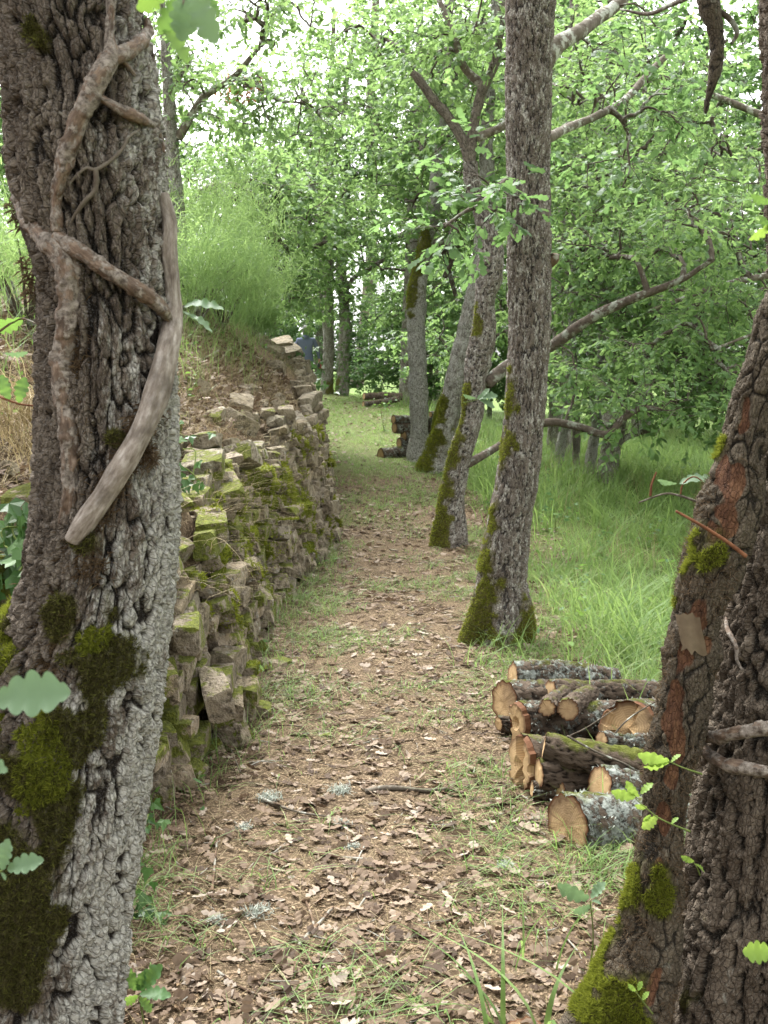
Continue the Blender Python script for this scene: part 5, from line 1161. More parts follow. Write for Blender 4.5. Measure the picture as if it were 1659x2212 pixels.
    for sx in (-1, 1):
        bm = bmesh.new(); bmesh.ops.create_icosphere(bm, subdivisions=2, radius=1, matrix=Matrix.Translation((sx * .095, .055, 1.625)) @ Matrix.Diagonal((.012, .026, .036, 1)))
        em = bpy.data.meshes.new('ear'); bm.to_mesh(em); bm.free(); em.materials.append(M['skin']); eo = bpy.data.objects.new('ear', em); COL.objects.link(eo); eo.parent = t
    # nose, eyes and mouth on the far side of the head
    for nm, ps, sc, mt in (('nose', (0, .158, 1.63), (.014, .02, .022), 'skin'), ('eye', (-.033, .14, 1.655), (.012, .008, .009), 'saw_white'), ('eye', (.033, .14, 1.655), (.012, .008, .009), 'saw_white'), ('mouth', (0, .148, 1.585), (.024, .008, .006), 'saw_red')):
        bm = bmesh.new(); bmesh.ops.create_icosphere(bm, subdivisions=2, radius=1, matrix=Matrix.Translation(ps) @ Matrix.Diagonal((*sc, 1)))
        em = bpy.data.meshes.new(nm); bm.to_mesh(em); bm.free(); em.materials.append(M[mt]); eo = bpy.data.objects.new(nm, em); COL.objects.link(eo); eo.parent = t
    # chainsaw in the right hand
    c = base + A(.36, .10, .80)
    s_ = thing('chainsaw', c - A(0, 0, .16), 'red and white chainsaw hanging from the walker\'s right hand', 'chainsaw')
    def bx(nm, off, dim, mt, rot=0):
        bm = bmesh.new(); bmesh.ops.create_cube(bm, size=1, matrix=Matrix.Diagonal((*dim, 1))); bmesh.ops.bevel(bm, geom=bm.edges[:], offset=min(dim) * .22, segments=2, affect='EDGES')
        bm.transform(Matrix.Translation(off) @ Matrix.Rotation(rot, 4, 'Y')); m = bpy.data.meshes.new(nm); bm.to_mesh(m); bm.free(); m.materials.append(M[mt]); q = bpy.data.objects.new(nm, m); COL.objects.link(q); q.parent = s_; q.location = (0, 0, .16); return q
    bx('engine_housing', (.07, 0, -.07), (.24, .17, .14), 'saw_red', .3); bx('clutch_cover', (.10, -.095, -.09), (.13, .03, .10), 'saw_white', .3); bx('guide_bar', (.02, .30, -.12), (.09, .42, .012), 'steel'); bx('rear_grip', (-.02, -.14, -.05), (.05, .16, .10), 'saw_black')
    hp = np.array([[-.07, .02, -.10], [-.05, .02, .0], [0, .01, .035], [.08, 0, .03], [.16, 0, -.02], [.19, 0, -.10]]); V, Fs, tc, _ = tube(spline(np.c_[hp, np.full(6, .014)], 40)[:, :3], np.full(40, .014), 10); mk('front_handle', V + c, Fs, M['saw_black'], s_)
walker()
# ------------------------------------------------------------------ shrubs, ivy, grass
def broom(label, base, hgt, spread, n, group='broom bushes on the bank'):
    b = on_ground(*base); t = thing('broom_shrub', b, label, 'shrub', group); Acc_ = Acc()
    N = n; a = rng.uniform(0, 2 * np.pi, N); rr = spread * np.sqrt(rng.random(N)) * .45
    p = b + np.stack([np.cos(a) * rr, np.sin(a) * rr, rng.uniform(.0, .3, N) * hgt], -1); p[:, 2] = np.maximum(p[:, 2], g(p[:, 0], p[:, 1]))
    def wands(pos, d, L, w):
        n_ = len(pos); d = unit(d); s_ = unit(np.cross(d, rng.normal(0, 1, (n_, 3)))) * w; bow = rng.normal(0, .1, (n_, 3)) * L[:, None]; mid = pos + d * L[:, None] * .5 + bow; tip = pos + d * L[:, None] - A(0, 0, .12) * L[:, None] * rng.random((n_, 1))
        VV = np.stack([pos - s_, pos + s_, mid + s_ * .8, mid - s_ * .8, tip], 1).reshape(-1, 3); o5 = (np.arange(n_) * 5)[:, None]
        return VV, [o5 + np.array([[0, 1, 2, 3]]), o5 + np.array([[3, 2, 4]])], mid, tip
    N = N // 2; p = p[:N]; a = a[:N]; L0 = hgt * rng.uniform(.3, .75, N)
    d0 = np.stack([np.cos(a) * .35, np.sin(a) * .35, np.ones(N)], -1) + rng.normal(0, .28, (N, 3))
    V, Fc, mid, tip = wands(p, d0, L0, .003); Acc_.add(V, Fc, rnd=np.repeat(rng.random(N) * .5, 5))
    q0 = np.concatenate([mid, tip, tip, (mid + tip) / 2]); k = rng.integers(0, len(q0), N * 9); q = q0[k] + rng.normal(0, .015, (len(k), 3)); d1 = rng.normal(0, .45, (len(k), 3)) + A(0, 0, .9)
    V, Fc, mid, tip = wands(q, d1, rng.uniform(.12, .42, len(k)) * min(hgt, 1.1), .0032); Acc_.add(V, Fc, rnd=np.repeat(rng.random(len(k)), 5))
    q0 = np.concatenate([mid, tip]); k = rng.integers(0, len(q0), N * 18); q = q0[k] + rng.normal(0, .02, (len(k), 3)); d2 = rng.normal(0, .7, (len(k), 3)) + A(0, 0, .6)
    V, Fc, mid, tip = wands(q, d2, rng.uniform(.04, .13, len(k)), .0032); Acc_.add(V, Fc, rnd=np.repeat(rng.random(len(k)), 5))
    m = N * 22; q = tip[rng.integers(0, len(tip), m)] + rng.normal(0, .03, (m, 3)); xd, nd = leaf_dirs(m, .5, -.3); V3, F3 = place(TM[3], q, xd, nd, .024); Acc_.add(V3, F3, rnd=np.repeat(rng.random(m), 4))
    Acc_.build('foliage', M['broom'], t, False)
    S = Acc()
    for _ in range(14):
        a_ = rng.uniform(0, 6.28); e = b + A(math.cos(a_) * spread * .35, math.sin(a_) * spread * .35, hgt * .6); c = spline(np.array([b + A(0, 0, -.03), (b + e) / 2 + A(0, 0, .1), e]), 8); V, Fs, tc, _ = tube(c, np.linspace(.012, .004, 8), 5, False); S.add(V, Fs, tc=tc)
    S.build('stems', M['branch'], t)
bp = [P(420, 700, 10.5), P(480, 690, 12.0), P(545, 690, 14.0), P(60, 700, 6.5), P(385, 690, 12.0)]
for lab, p, h, s, n in [('light green broom bush against the left oak trunk on the bank', bp[0], .95, 1.5, 430), ('feathery broom bush in the middle of the bank', bp[1], .8, 1.2, 320), ('low pale broom bush nearest the walker on the bank edge', bp[2], .4, .6, 190), ('broom bush seen left of the left oak', bp[3], .8, 1.2, 300), ('tall broom bush behind the others on the bank', bp[4], 1.5, 1.5, 420)]:
    broom(lab, p[:2], h, s, n)

def ivy_patch(label, spots, n, size, spread, stem=True):
    c = spots[0]; t = thing('ivy_plant', c, label, 'ivy')
    me_cache = []
    for k in range(6):
        V, Fc = place(IVY_T, np.zeros((1, 3)), A(1, 0, 0)[None], A(0, 0, 1)[None], 1.0); V = V + A(0, 0, 1) * (.12 * fbm(V * 2 + k, 2, k))[:, None]
        me_cache.append(mesh('leaf', V, Fc, M['ivy'], {'rnd': np.full(len(V), k / 5)}, False))
    for i in range(n):
        s = spots[rng.integers(len(spots))] + rng.normal(0, 1, 3) * A(spread, spread * .5, spread); s[2] = max(s[2], float(g(s[0], s[1])) + .02)
        d = Vector((rng.normal(0, .6), -1 + rng.normal(0, .4), .7 + rng.normal(0, .4))).normalized()
        q = d.to_track_quat('Z', 'Y').to_matrix().to_4x4() @ Matrix.Rotation(-math.pi / 2 + rng.normal(0, .7), 4, 'Z')
        z = size * rng.uniform(.5, 1.2)
        inst('leaf', me_cache[rng.integers(6)], t, Matrix.Translation(Vector(s)) @ q @ Matrix.Diagonal((z, z, z, 1)))
    if stem:
        for k in range(0, len(spots) - 1):
            c = spline(np.array([spots[k], (spots[k] + spots[k + 1]) / 2 + rng.normal(0, .03, 3), spots[k + 1]]), 12); V, Fs, tc, _ = tube(c, np.full(12, .003), 5); mk('stem', V, Fs, M['twig_green'], t, {'tc': tc})
ivy_patch('green ivy climbing the bank left of the left oak', [P(25, 1120, 3.3), P(60, 1180, 3.2), P(20, 1260, 3.1), P(70, 1140, 3.3), P(10, 1180, 3.2), P(60, 1230, 3.1)], 70, .075, .045)
ivy_patch('ivy trailing at the wall foot beside the left oak', [P(300, 1800, 3.4), P(290, 1900, 3.2), P(320, 1760, 3.5), P(285, 1960, 3.1)], 34, .05, .04)
ivy_patch('ivy spilling over the far wall end below the walker', [P(640, 805, 16), P(655, 818, 16), P(632, 795, 16), P(668, 838, 16.4), P(650, 808, 16.2)], 130, .11, .16)
ivy_patch('few ivy leaves hanging on the wall just right of the left oak', [P(400, 1010, 5.2), P(415, 1040, 5.2), P(395, 970, 5.3)], 24, .06, .05)

GA = Acc()
def scatter(n, x0, x1, y0, y1, dens=None):
    y = y0 + (y1 - y0) * rng.random(n) ** 1.0; x = rng.uniform(x0, x1, n)
    if dens is not None:
        k = rng.random(n) < dens(x, y); x, y = x[k], y[k]
    return np.stack([x, y, g(x, y) - .01], -1)
def clump(x, y, s=2.2, seed=5, lo=-.15, hi=.25): return sstep(lo, hi, n2(x, y, seed, s))
# meadow
p = scatter(38000, .9, 9.5, 4.6, 24, lambda x, y: sstep(.75, 1.5, x - xc(y) + .25 * n2(x, y, 9, 1.5)) * (.35 + .65 * clump(x, y, .9)) * np.where(x > y * .36 + .6, 0, 1))
sc = 1 + np.clip(p[:, 1] - 8, 0, 16) * .05
V, Fc, r = blades(p, rng.uniform(.10, .36, len(p)) * (.75 + .5 * clump(p[:, 0], p[:, 1], 1.6, 12)) * np.minimum(sc, 1.3), .0098 * sc, rng.uniform(.15, 1.1, len(p)))
GA.add(V, Fc, rnd=r * (.75 + .35 * sstep(.25, .6, n2(p[:, 0], p[:, 1], 21, .8) + .25).repeat(8)))
for _ in range(90):
    yy = rng.uniform(5.5, 15); xx = float(xc(yy)) + rng.uniform(1.2, 1.6 + yy * .28); c_ = on_ground(xx, yy); n_ = 22
    pp = c_ + rng.normal(0, .07, (n_, 3)) * A(1, 1, 0); V, Fc, r = blades(pp, rng.uniform(.3, .62, n_), .010 * (1 + .03 * yy), rng.uniform(.25, 1.0, n_), None, 5); GA.add(V, Fc, rnd=np.clip(r * .6 + rng.uniform(-.1, .4), 0, 1))
# rough edge of the path, right
p = scatter(17000, .3, 2.4, 2.6, 9.5, lambda x, y: sstep(.55, 1.15, x - xc(y) + .3 * n2(x, y, 15, 2)) * clump(x, y, 2.5, 6, -.2, .3) * .8)
V, Fc, r = blades(p, rng.uniform(.08, .30, len(p)), rng.uniform(.003, .0075, len(p)), rng.uniform(.2, 1.2, len(p))); GA.add(V, Fc, rnd=r * .85)
p = scatter(5200, 1.0, 3.4, 4.9, 8.2, lambda x, y: sstep(1.0, 1.3, x - xc(y)) * clump(x, y, 1.6, 26, -.2, .2))
V, Fc, r = blades(p, rng.uniform(.22, .5, len(p)), rng.uniform(.006, .011, len(p)), rng.uniform(.3, 1.1, len(p)), None, 5); GA.add(V, Fc, rnd=np.clip(r + .1, 0, .9)[:len(V)])
# short flattened grass on the path
p = scatter(44000, -1.2, 1.2, 2.5, 13, lambda x, y: (x > xw(y) + .05) * clump(x, y, 2.6, 7, -.12, .3) * (.6 + .4 * sstep(.55, .1, x - xw(y)) + .4 * sstep(.35, .8, x - xc(y)) + .55 * sstep(5.2, 6.4, y) * sstep(8.6, 7.4, y)))
V, Fc, r = blades(p + A(0, 0, .014), rng.uniform(.05, .15, len(p)), rng.uniform(.003, .0065, len(p)), rng.uniform(.7, 1.9, len(p)), None, 4); GA.add(V, Fc, rnd=r)
p = scatter(36000, -2.6, 1.2, 11, 29, lambda x, y: (np.abs(x - xc(y)) < 1.2) * (x > xw(y)) * clump(x, y, 1.6, 8, -.35, .15))
V, Fc, r = blades(p + A(0, 0, .02), rng.uniform(.04, .11, len(p)), .008, rng.uniform(.5, 1.6, len(p)), None, 3); GA.add(V, Fc, rnd=.35 + .6 * r)
# bank grass, left
p = scatter(24000, -6.5, -.7, 3.5, 17, lambda x, y: sstep(.25, .8, xw(y) - x - .25) * clump(x, y, 1.3, 10, -.2, .2) * np.where(-x > y * .40 + .5, 0, 1))
V, Fc, r = blades(p, rng.uniform(.15, .55, len(p)), rng.uniform(.003, .006, len(p)), rng.uniform(.2, 1.0, len(p))); GA.add(V, Fc, rnd=r)
# tall meadow strip and wall foot
p = scatter(14000, -1.1, .2, 3.0, 12, lambda x, y: np.exp(-((x - xw(y) - .10) / .12) ** 2) * clump(x, y, 2, 14, -.25, .2))
V, Fc, r = blades(p, rng.uniform(.08, .26, len(p)), .004, rng.uniform(.2, 1.2, len(p))); GA.add(V, Fc, rnd=r)
p = scatter(9000, .2, 8, 13, 30, lambda x, y: sstep(1.0, 1.6, x - xc(y)) * .8)
V, Fc, r = blades(p, rng.uniform(.2, .6, len(p)), .010, rng.uniform(.2, .8, len(p)), None, 3); GA.add(V, Fc, rnd=r)
p = scatter(5000, -6, -1.2, 22, 32, lambda x, y: (np.abs(x - xc(y)) > .9) * 1.0)
V, Fc, r = blades(p, rng.uniform(.25, .7, len(p)), .012, rng.uniform(.2, .8, len(p)), None, 3); GA.add(V, Fc, rnd=r)
o = GA.build('meadow_grass', M['grass'], None, False, loc=(0, 0, 0)); tag(o, 'green grass of the meadow, path edges and bank', 'grass', kind='stuff')
p = scatter(9000, .6, 8, 3.4, 17, lambda x, y: sstep(.8, 1.3, x - xc(y)) * clump(x, y, 1.1, 44, .0, .3) * np.where(x > y * .36 + .6, 0, 1)); nn = len(p)
p = p + np.stack([np.zeros(nn), np.zeros(nn), rng.uniform(.03, .26, nn)], -1); xd_, nd_ = leaf_dirs(nn, .8, .1); V, Fc = place(TM[1], p, xd_, nd_, rng.uniform(.025, .06, nn), rng.uniform(.9, 1.6, nn))
WV, WF, wr = [V], [Fc], [np.repeat(rng.random(nn), len(TM[1][0]))]
p = scatter(3500, -3.2, .1, 3.2, 14, lambda x, y: (np.exp(-((x - xw(y) - .1) / .1) ** 2) + sstep(.4, .9, xw(y) - x)) * clump(x, y, 1.8, 47, .0, .3)); nn = len(p)
p = p + np.stack([np.zeros(nn), np.zeros(nn), rng.uniform(.02, .14, nn)], -1); xd_, nd_ = leaf_dirs(nn, .8, .1); V, Fc = place(TM[1], p, xd_, nd_, rng.uniform(.02, .05, nn), rng.uniform(.9, 1.5, nn))
WF.append(Fc + len(WV[0])); WV.append(V); wr.append(np.repeat(rng.random(nn), len(TM[1][0])))
o = mk('low_weeds', np.concatenate(WV), np.concatenate(WF), M['leaf_near'], None, {'rnd': np.concatenate(wr)}, False, loc=(0, 0, 0)); tag(o, 'small leafy weeds mixed into the grass', 'weeds', kind='stuff')
# dry straw on the bank, wall top and path
DA = Acc()
p = scatter(12000, -2.4, -.8, 3.6, 11, lambda x, y: sstep(.28, .4, xw(y) - x) * sstep(1.6, .8, xw(y) - x))
V, Fc, r = blades(p + A(0, 0, .02), rng.uniform(.06, .22, len(p)), .003, rng.uniform(.9, 2.6, len(p)), None, 4); DA.add(V, Fc, rnd=r)
p = scatter(15000, -4.5, -.5, 3.2, 15, lambda x, y: sstep(.25, .45, xw(y) - x) * sstep(2.6, 1.2, xw(y) - x) * (.4 + .6 * clump(x, y, 2, 16)))
V, Fc, r = blades(p, rng.uniform(.08, .34, len(p)), .003, rng.uniform(.4, 2.0, len(p))); DA.add(V, Fc, rnd=r)
p = scatter(26000, -1.1, 1.5, 2.4, 11, lambda x, y: (x > xw(y) + .02) * .6)
V, Fc, r = blades(p + A(0, 0, .008), rng.uniform(.03, .10, len(p)), .0022, rng.uniform(1.7, 3, len(p)), None, 3); DA.add(V, Fc, rnd=r)
for (x, y, Yy, n) in [(20, 900, 3.6, 260), (60, 950, 3.7, 180), (545, 1110, 8.2, 60), (600, 1150, 8.6, 70)]:
    c = P(x, y, Yy); p = c + rng.normal(0, .05, (n, 3)); V, Fc, r = blades(p, rng.uniform(.12, .32, n), .003, rng.uniform(1.2, 2.6, n), rng.uniform(-2.2, .2, n), 6); DA.add(V, Fc, rnd=r)
p = scatter(5000, 1.2, 7, 6, 16, lambda x, y: sstep(1.3, 1.8, x - xc(y)) * clump(x, y, .8, 33, .0, .3))
V, Fc, r = blades(p, rng.uniform(.2, .55, len(p)), .004, rng.uniform(.1, .8, len(p))); DA.add(V, Fc, rnd=r)
for (y0_, n_) in [(5.0, 30), (6.3, 30), (7.2, 40), (8.3, 40), (9.2, 30), (4.3, 16)]:     # straw hanging over the wall top
    for _ in range(n_):
        yy = y0_ + rng.normal(0, .35); u_ = BAT * float(hw(yy)) * rng.uniform(.55, 1.0); c_ = A(float(xw(yy)) - u_ + .05, yy, float(zp(yy)) + u_ / BAT + .03)
        V, Fc, r = blades(c_[None], rng.uniform(.12, .4), .003, rng.uniform(1.4, 2.8), np.array([rng.normal(-.3, .7)]), 6); DA.add(V, Fc, rnd=r)
o = DA.build('dry_grass', M['grass_dry'], None, False, loc=(0, 0, 0)); tag(o, 'dry straw and dead grass on the bank and path', 'dry grass', kind='stuff')

# tufts that can be told apart
def tuft(label, c, n, h, w, bend=(.3, 1.3), sp=.03, mat='grass', az=None):
    t = thing('grass_tuft', c, label, 'grass tuft')
    ab = Acc()
    for _ in range(n):
        p = c + rng.normal(0, sp, 3) * A(1, 1, 0); V, Fc, r = blades(p[None], h * rng.uniform(.6, 1.1), w, rng.uniform(*bend), None if az is None else np.array([az + rng.normal(0, .9)]), 9)
        mk('blade', V, Fc, M[mat], t, {'rnd': r * .8})
for lab, x, y, n, h, w, sp in [('tuft of broad arching blades at the bottom edge right of the path', 1130, 2270, 12, .36, .017, .07), ('grass tuft growing at the foot of the thick short log', 1290, 1900, 22, .17, .006, .06), ('grass tuft at the front foot of the centre oak', 1110, 1420, 34, .30, .008, .10), ('grass tuft just behind the log pile', 1330, 1400, 34, .34, .008, .13), ('long grass tuft at the left end of the log pile', 1030, 1440, 24, .26, .008, .08), ('grass tuft by the bottom of the left oak', 330, 1960, 22, .13, .005, .07), ('single tall blades in the middle right of the path', 1130, 2090, 5, .30, .008, .04)]:
    tuft(lab, gp(x, y), n, h, w, (.3, 1.3) if w < .015 else (.7, 1.35), sp=sp)

# ------------------------------------------------------------------ litter
LT = litter_tmpl()
LM = []
for k in range(10):
    T = LT[0].copy(); T[:, 2] = T[:, 2] * rng.uniform(.3, 1.4) + .10 * vnoise(T * A(3, 5, 1) + k * 7, k); T[:, 1] *= rng.uniform(.8, 1.2)
    LM.append(mesh('leaf', T, LT[1], M['litter'], {'rnd': np.full(len(T), k / 9)}, False))
n = 18000
y = 2.3 + 10.5 * rng.random(n) ** 1.45; x = rng.uniform(-1.15, 1.7, n); keep = (x > xw(y) + .02) & (rng.random(n) < .38 + .62 * clump(x, y, 2.2, 18, -.3, .2)); x, y = x[keep], y[keep]
pos = np.stack([x, y, g(x, y) + .016], -1); px_size = 1 / y
a = rng.uniform(0, 6.28, len(x)); nd = rng.normal(0, .42, (len(x), 3)) + A(0, 0, 1); sz = .02 + .062 * rng.beta(1.5, 1.9, len(x))
big = np.argsort(-(sz / y) * (np.abs(x) < y * .32))[:300]
for i in big:
    u = Vector(unit(nd[i])); q = u.to_track_quat('Z', 'Y').to_matrix().to_4x4() @ Matrix.Rotation(a[i], 4, 'Z')
    inst('leaf', LM[rng.integers(10)], path, Matrix.Translation(Vector(pos[i])) @ q @ Matrix.Diagonal((sz[i], sz[i] * rng.uniform(.8, 1.2), sz[i], 1)))
m = np.ones(len(x), bool); m[big] = False
LA = Acc()
xd = np.stack([np.cos(a), np.sin(a), rng.normal(0, .15, len(a))], -1)
V, Fc = place(LT, pos[m], xd[m], nd[m], sz[m], rng.uniform(.7, 1.2, m.sum())); LA.add(V, Fc, rnd=np.repeat(rng.random(m.sum()), len(LT[0])))
p = scatter(17000, -2.6, -.7, 3.3, 12, lambda x, y: sstep(.3, .45, xw(y) - x) * sstep(2.4, 1.0, xw(y) - x)); nn = len(p)
xd_, nd_ = leaf_dirs(nn, 1.0, 0); V, Fc = place(LT, p + A(0, 0, .025), xd_, nd_, rng.uniform(.03, .075, nn)); LA.add(V, Fc, rnd=np.repeat(rng.random(nn), len(LT[0])))
p = scatter(4500, -2.2, 2.2, 9.5, 27, lambda x, y: (x > xw(y)) * sstep(1.6, .6, np.abs(x - xc(y))) * .7); nn = len(p)
xd_, nd_ = leaf_dirs(nn, 1.4, 0); V, Fc = place(TM[2], p + A(0, 0, .03), xd_, nd_, rng.uniform(.05, .09, nn)); LA.add(V, Fc, rnd=np.repeat(.4 + .6 * rng.random(nn), 6))
o = LA.build('leaf_litter', M['litter'], None, False, loc=(0, 0, 0)); tag(o, 'carpet of fallen brown oak leaves on path and bank', 'leaf litter', kind='stuff')
# wood chips and bits
n = 16000
y = 2.3 + 4.2 * rng.random(n) ** 1.9; x = rng.uniform(-.9, 1.1, n); keep = (x > xw(y) + .05) & (rng.random(n) < .35 + .65 * clump(x, y, 1.6, 23, -.2, .2)); x, y = x[keep], y[keep]; nn = len(x)
a = rng.uniform(0, 6.28, nn); V, Fc = place(TM[3], np.stack([x, y, g(x, y) + .018], -1), np.stack([np.cos(a), np.sin(a), rng.normal(0, .2, nn)], -1), rng.normal(0, .35, (nn, 3)) + A(0, 0, 1), rng.uniform(.005, .02, nn), rng.uniform(.3, .9, nn))
o = mk('wood_chips', V, Fc, M['chips'], None, {'rnd': np.repeat(rng.random(nn), 4)}, False, loc=(0, 0, 0)); tag(o, 'pale wood chips and sawdust on the path', 'wood chips', kind='stuff')
TA = Acc()
for _ in range(800):
    yy = 2.3 + 7 * rng.random() ** 1.3; xx = rng.uniform(-.85, 1.5)
    if xx < xw(yy) + .05: continue
    L = rng.uniform(.05, .22); an = rng.uniform(0, 6.28); c = on_ground(xx, yy, .02); d = A(math.cos(an), math.sin(an), 0) * L
    q = spline(np.array([c - d / 2, c + rng.normal(0, .012, 3) * A(1, 1, .3), c + d / 2]), 6); q[:, 2] = g(q[:, 0], q[:, 1]) + .02; V, Fs, tc, _ = tube(q, np.linspace(1, .5, 6) * rng.uniform(.0015, .004), 4, False); TA.add(V, Fs, tc=tc)
o = TA.build('twig_litter', M['twig_dead'], None, loc=(0, 0, 0)); tag(o, 'scattered small dry twigs on the path', 'twigs', kind='stuff')
def stick(label, rows, r, mat='twig_dead', forks=()):
    pts = np.array([gp(x, y) + A(0, 0, .022) for x, y in rows]); t = thing('stick', pts[0], label, 'stick')
    for q, nm in [(pts, 'stem')] + [(np.array([gp(x, y) + A(0, 0, .022) for x, y in f]), 'twig') for f in forks]:
        c = spline(q, 10 * len(q)); V, Fs, tc, _ = tube(c, np.linspace(r, r * .55, len(c)) * (1 if nm == 'stem' else .6), 8, True, lambda tc, b, D: (r * .3 * fbm(tc * 40, 2, 3), None)); mk(nm, V, Fs, M[mat], t, {'tc': tc})
stick('lichened stick lying across the middle of the path', [(790, 1722), (830, 1714), (880, 1716), (930, 1720), (980, 1712)], .011, 'branch_lichen')
stick('forked bare stick lying in the foreground of the path', [(638, 2120), (645, 2060), (680, 2020), (720, 1975)], .007, 'twig_dead', [[(680, 2020), (670, 1985), (660, 1960)]])
stick('long dark forked twig at the bottom centre of the path', [(470, 2115), (520, 2150), (570, 2170), (640, 2185), (690, 2212)], .004, 'twig_dead', [[(570, 2170), (600, 2160), (640, 2165)]])
stick('stick with a lichen tuft left of the path centre', [(560, 1735), (600, 1752), (650, 1768), (705, 1776)], .006, 'branch_lichen')
stick('pale upright twig lying left in the foreground', [(458, 1940), (464, 1880), (470, 1820)], .005)
stick('thin twig leaning on the wall foot left of the path', [(455, 1550), (490, 1610), (520, 1680)], .004, 'branch_lichen')
stick('brown stick pointing at the log pile from the path', [(690, 1858), (740, 1866), (800, 1870)], .006)
# lichen tufts fallen on the path
for i, (x, y, s, lab) in enumerate([(580, 1735, .05, 'grey lichen tuft at the end of the lichened stick, left'), (735, 1718, .05, 'grey lichen tuft in the grass at mid path'), (555, 1985, .045, 'pale branching lichen tuft in the foreground litter'), (525, 1800, .03, 'small lichen tuft below the wall foot'), (740, 1790, .03, 'small lichen tuft right of the grassy strip'), (470, 2000, .03, 'flat pale lichen scrap near the left oak foot'), (1090, 1880, .03, 'lichen scrap left of the thick short log'), (760, 1840, .025, 'tiny lichen scrap in the path centre')]):
    c = gp(x, y) + A(0, 0, .015); n = 170; p = c + rng.normal(0, 1, (n, 3)) * A(s * .42, s * .4, s * .1); V, Fc, r = blades(p, s * rng.uniform(.3, .75, n), .0045, rng.uniform(.1, 1.4, n), None, 3)
    o = mk('lichen_tuft', V, Fc, M['lichen'], None, {'rnd': r}, False, loc=c); tag(o, lab, 'lichen')
# loose stones on the path
for i, (x, y, s, lab) in enumerate([(742, 1192, .05, 'pale stone at the wall foot on the far path'), (605, 1440, .10, 'brown flat stone half buried near the mossy wall'), (850, 1192, .05, 'small flat stone in the middle of the far path'), (990, 1212, .06, 'pale stone at the foot of the forked oak'), (830, 1560, .05, 'rounded stone on the path above the lichened stick'), (700, 1592, .05, 'brownish stone left on the path')]):
    c = gp(x, y); o = inst('loose_stone', ROCKS[i], None, Matrix.Translation(Vector(c + A(0, 0, s * .12))) @ Matrix.Rotation(i, 4, 'Z') @ Matrix.Diagonal((s * 1.5, s, s * .6, 1))); tag(o, lab, 'stone')

# ------------------------------------------------------------------ sprigs with single leaves
LEAFM = {}
def leaf_mesh(mat, k):
    if (mat, k) not in LEAFM:
        V, Fc = TM[0]; V = V.copy(); V[:, 2] += .05 * vnoise(V * A(3, 4, 1) + k * 3.1, k); LEAFM[(mat, k)] = mesh('leaf', V, Fc, M[mat], {'rnd': np.full(len(V), (k % 5) / 4)}, True)
    return LEAFM[(mat, k)]
def leaf_px(parent, x0, y0, x1, y1, Yy, mat, k, roll=0.0, tilt=0.0, wid=1.0):
    """one leaf from its stalk end to its tip, turned to face the viewer by about 'roll' and 'tilt'"""
    a = P(x0, y0, Yy); b = P(x1, y1, Yy + tilt); X_ = b - a; L = np.linalg.norm(X_); X_ = X_ / L
    N_ = unit(A(0, 0, CAMZ) - a); N_ = unit(N_ - X_ * (N_ @ X_)); Y_ = np.cross(N_, X_)
    c, s = math.cos(roll), math.sin(roll); N2 = N_ * c + Y_ * s; Y2 = np.cross(N2, X_)
    Mx = Matrix([[X_[i] * L, Y2[i] * L * wid, N2[i] * L, a[i]] for i in range(3)] + [[0, 0, 0, 1]])
    return inst('leaf', leaf_mesh(mat, k), parent, Mx)
def sprig(label, stem, r, Yy, leaves, mat, smat='twig_green', cat='twig', name='leafy_twig', root=None):
    pts = [P(x, y, Yy + (q[0] if q else 0)) for x, y, *q in stem]
    t = thing(name, pts[0], label, cat); c = spline(np.array(pts), 10 * len(pts)); V, Fs, tc, _ = tube(c, np.linspace(r, r * .5, len(c)), 8); mk('stem', V, Fs, M[smat], t, {'tc': tc})
    for i, q in enumerate(leaves): leaf_px(t, *q[:4], Yy + (q[5] if len(q) > 5 else 0), q[6] if len(q) > 6 else mat, i, q[4], 0.0, q[7] if len(q) > 7 else 1.0)
    return t
sprig('big oak leaves hanging from the top edge by the left oak', [(430, -160), (415, -60), (400, -10), (392, 15)], .0025, 1.3, [(400, -20, 395, 85, .15, 0, 'leaf_glaucous', 1.15), (415, -25, 462, 92, -.3, -.02, 'leaf_glaucous', .95), (385, -15, 350, 75, .5, .02, 'leaf_near', 1.0), (350, 55, 412, 128, .9, .03, 'leaf_near', .9), (360, -30, 300, 25, .4, .02, 'leaf_near', 1.0), (440, -20, 475, 30, .8, .02, 'leaf_near', .8)], 'leaf_glaucous', 'twig_dead')
sprig('single large bluish oak leaf jutting in at the left edge', [(-90, 1560), (-40, 1530), (-12, 1512)], .002, 1.05, [(-14, 1512, 142, 1488, .3, 0, 'leaf_glaucous', 1.15), (-60, 1640, 16, 1662, .5, 0, 'leaf_glaucous', .9)], 'leaf_glaucous')
sprig('holed oak leaf sprig low at the left edge', [(-60, 1905), (-20, 1890), (5, 1880)], .002, 1.35, [(14, 1878, 88, 1855, .3), (4, 1880, 14, 1815, .5), (2, 1885, 14, 1900, .6)], 'leaf_glaucous')
sprig('oak twig with dark leaves left of the left oak', [(-20, 730), (40, 690), (80, 700), (95, 705)], .003, 2.5, [(50, 690, -20, 715, .5, 0, 'leaf_near'), (75, 690, 80, 675, .3, 0, 'leaf_near'), (60, 760, 10, 770, 1.0, 0, 'leaf_glaucous'), (70, 745, 80, 720, .9, 0, 'leaf_near')], 'leaf_near', 'twig_dead')
sprig('lower oak twig with two dark leaves left of the left oak', [(-20, 850), (40, 872), (90, 878), (110, 880)], .003, 2.5, [(40, 870, 52, 815, .2, 0, 'leaf_near'), (20, 865, 0, 810, .3, 0, 'leaf_near')], 'leaf_near', 'twig_red')
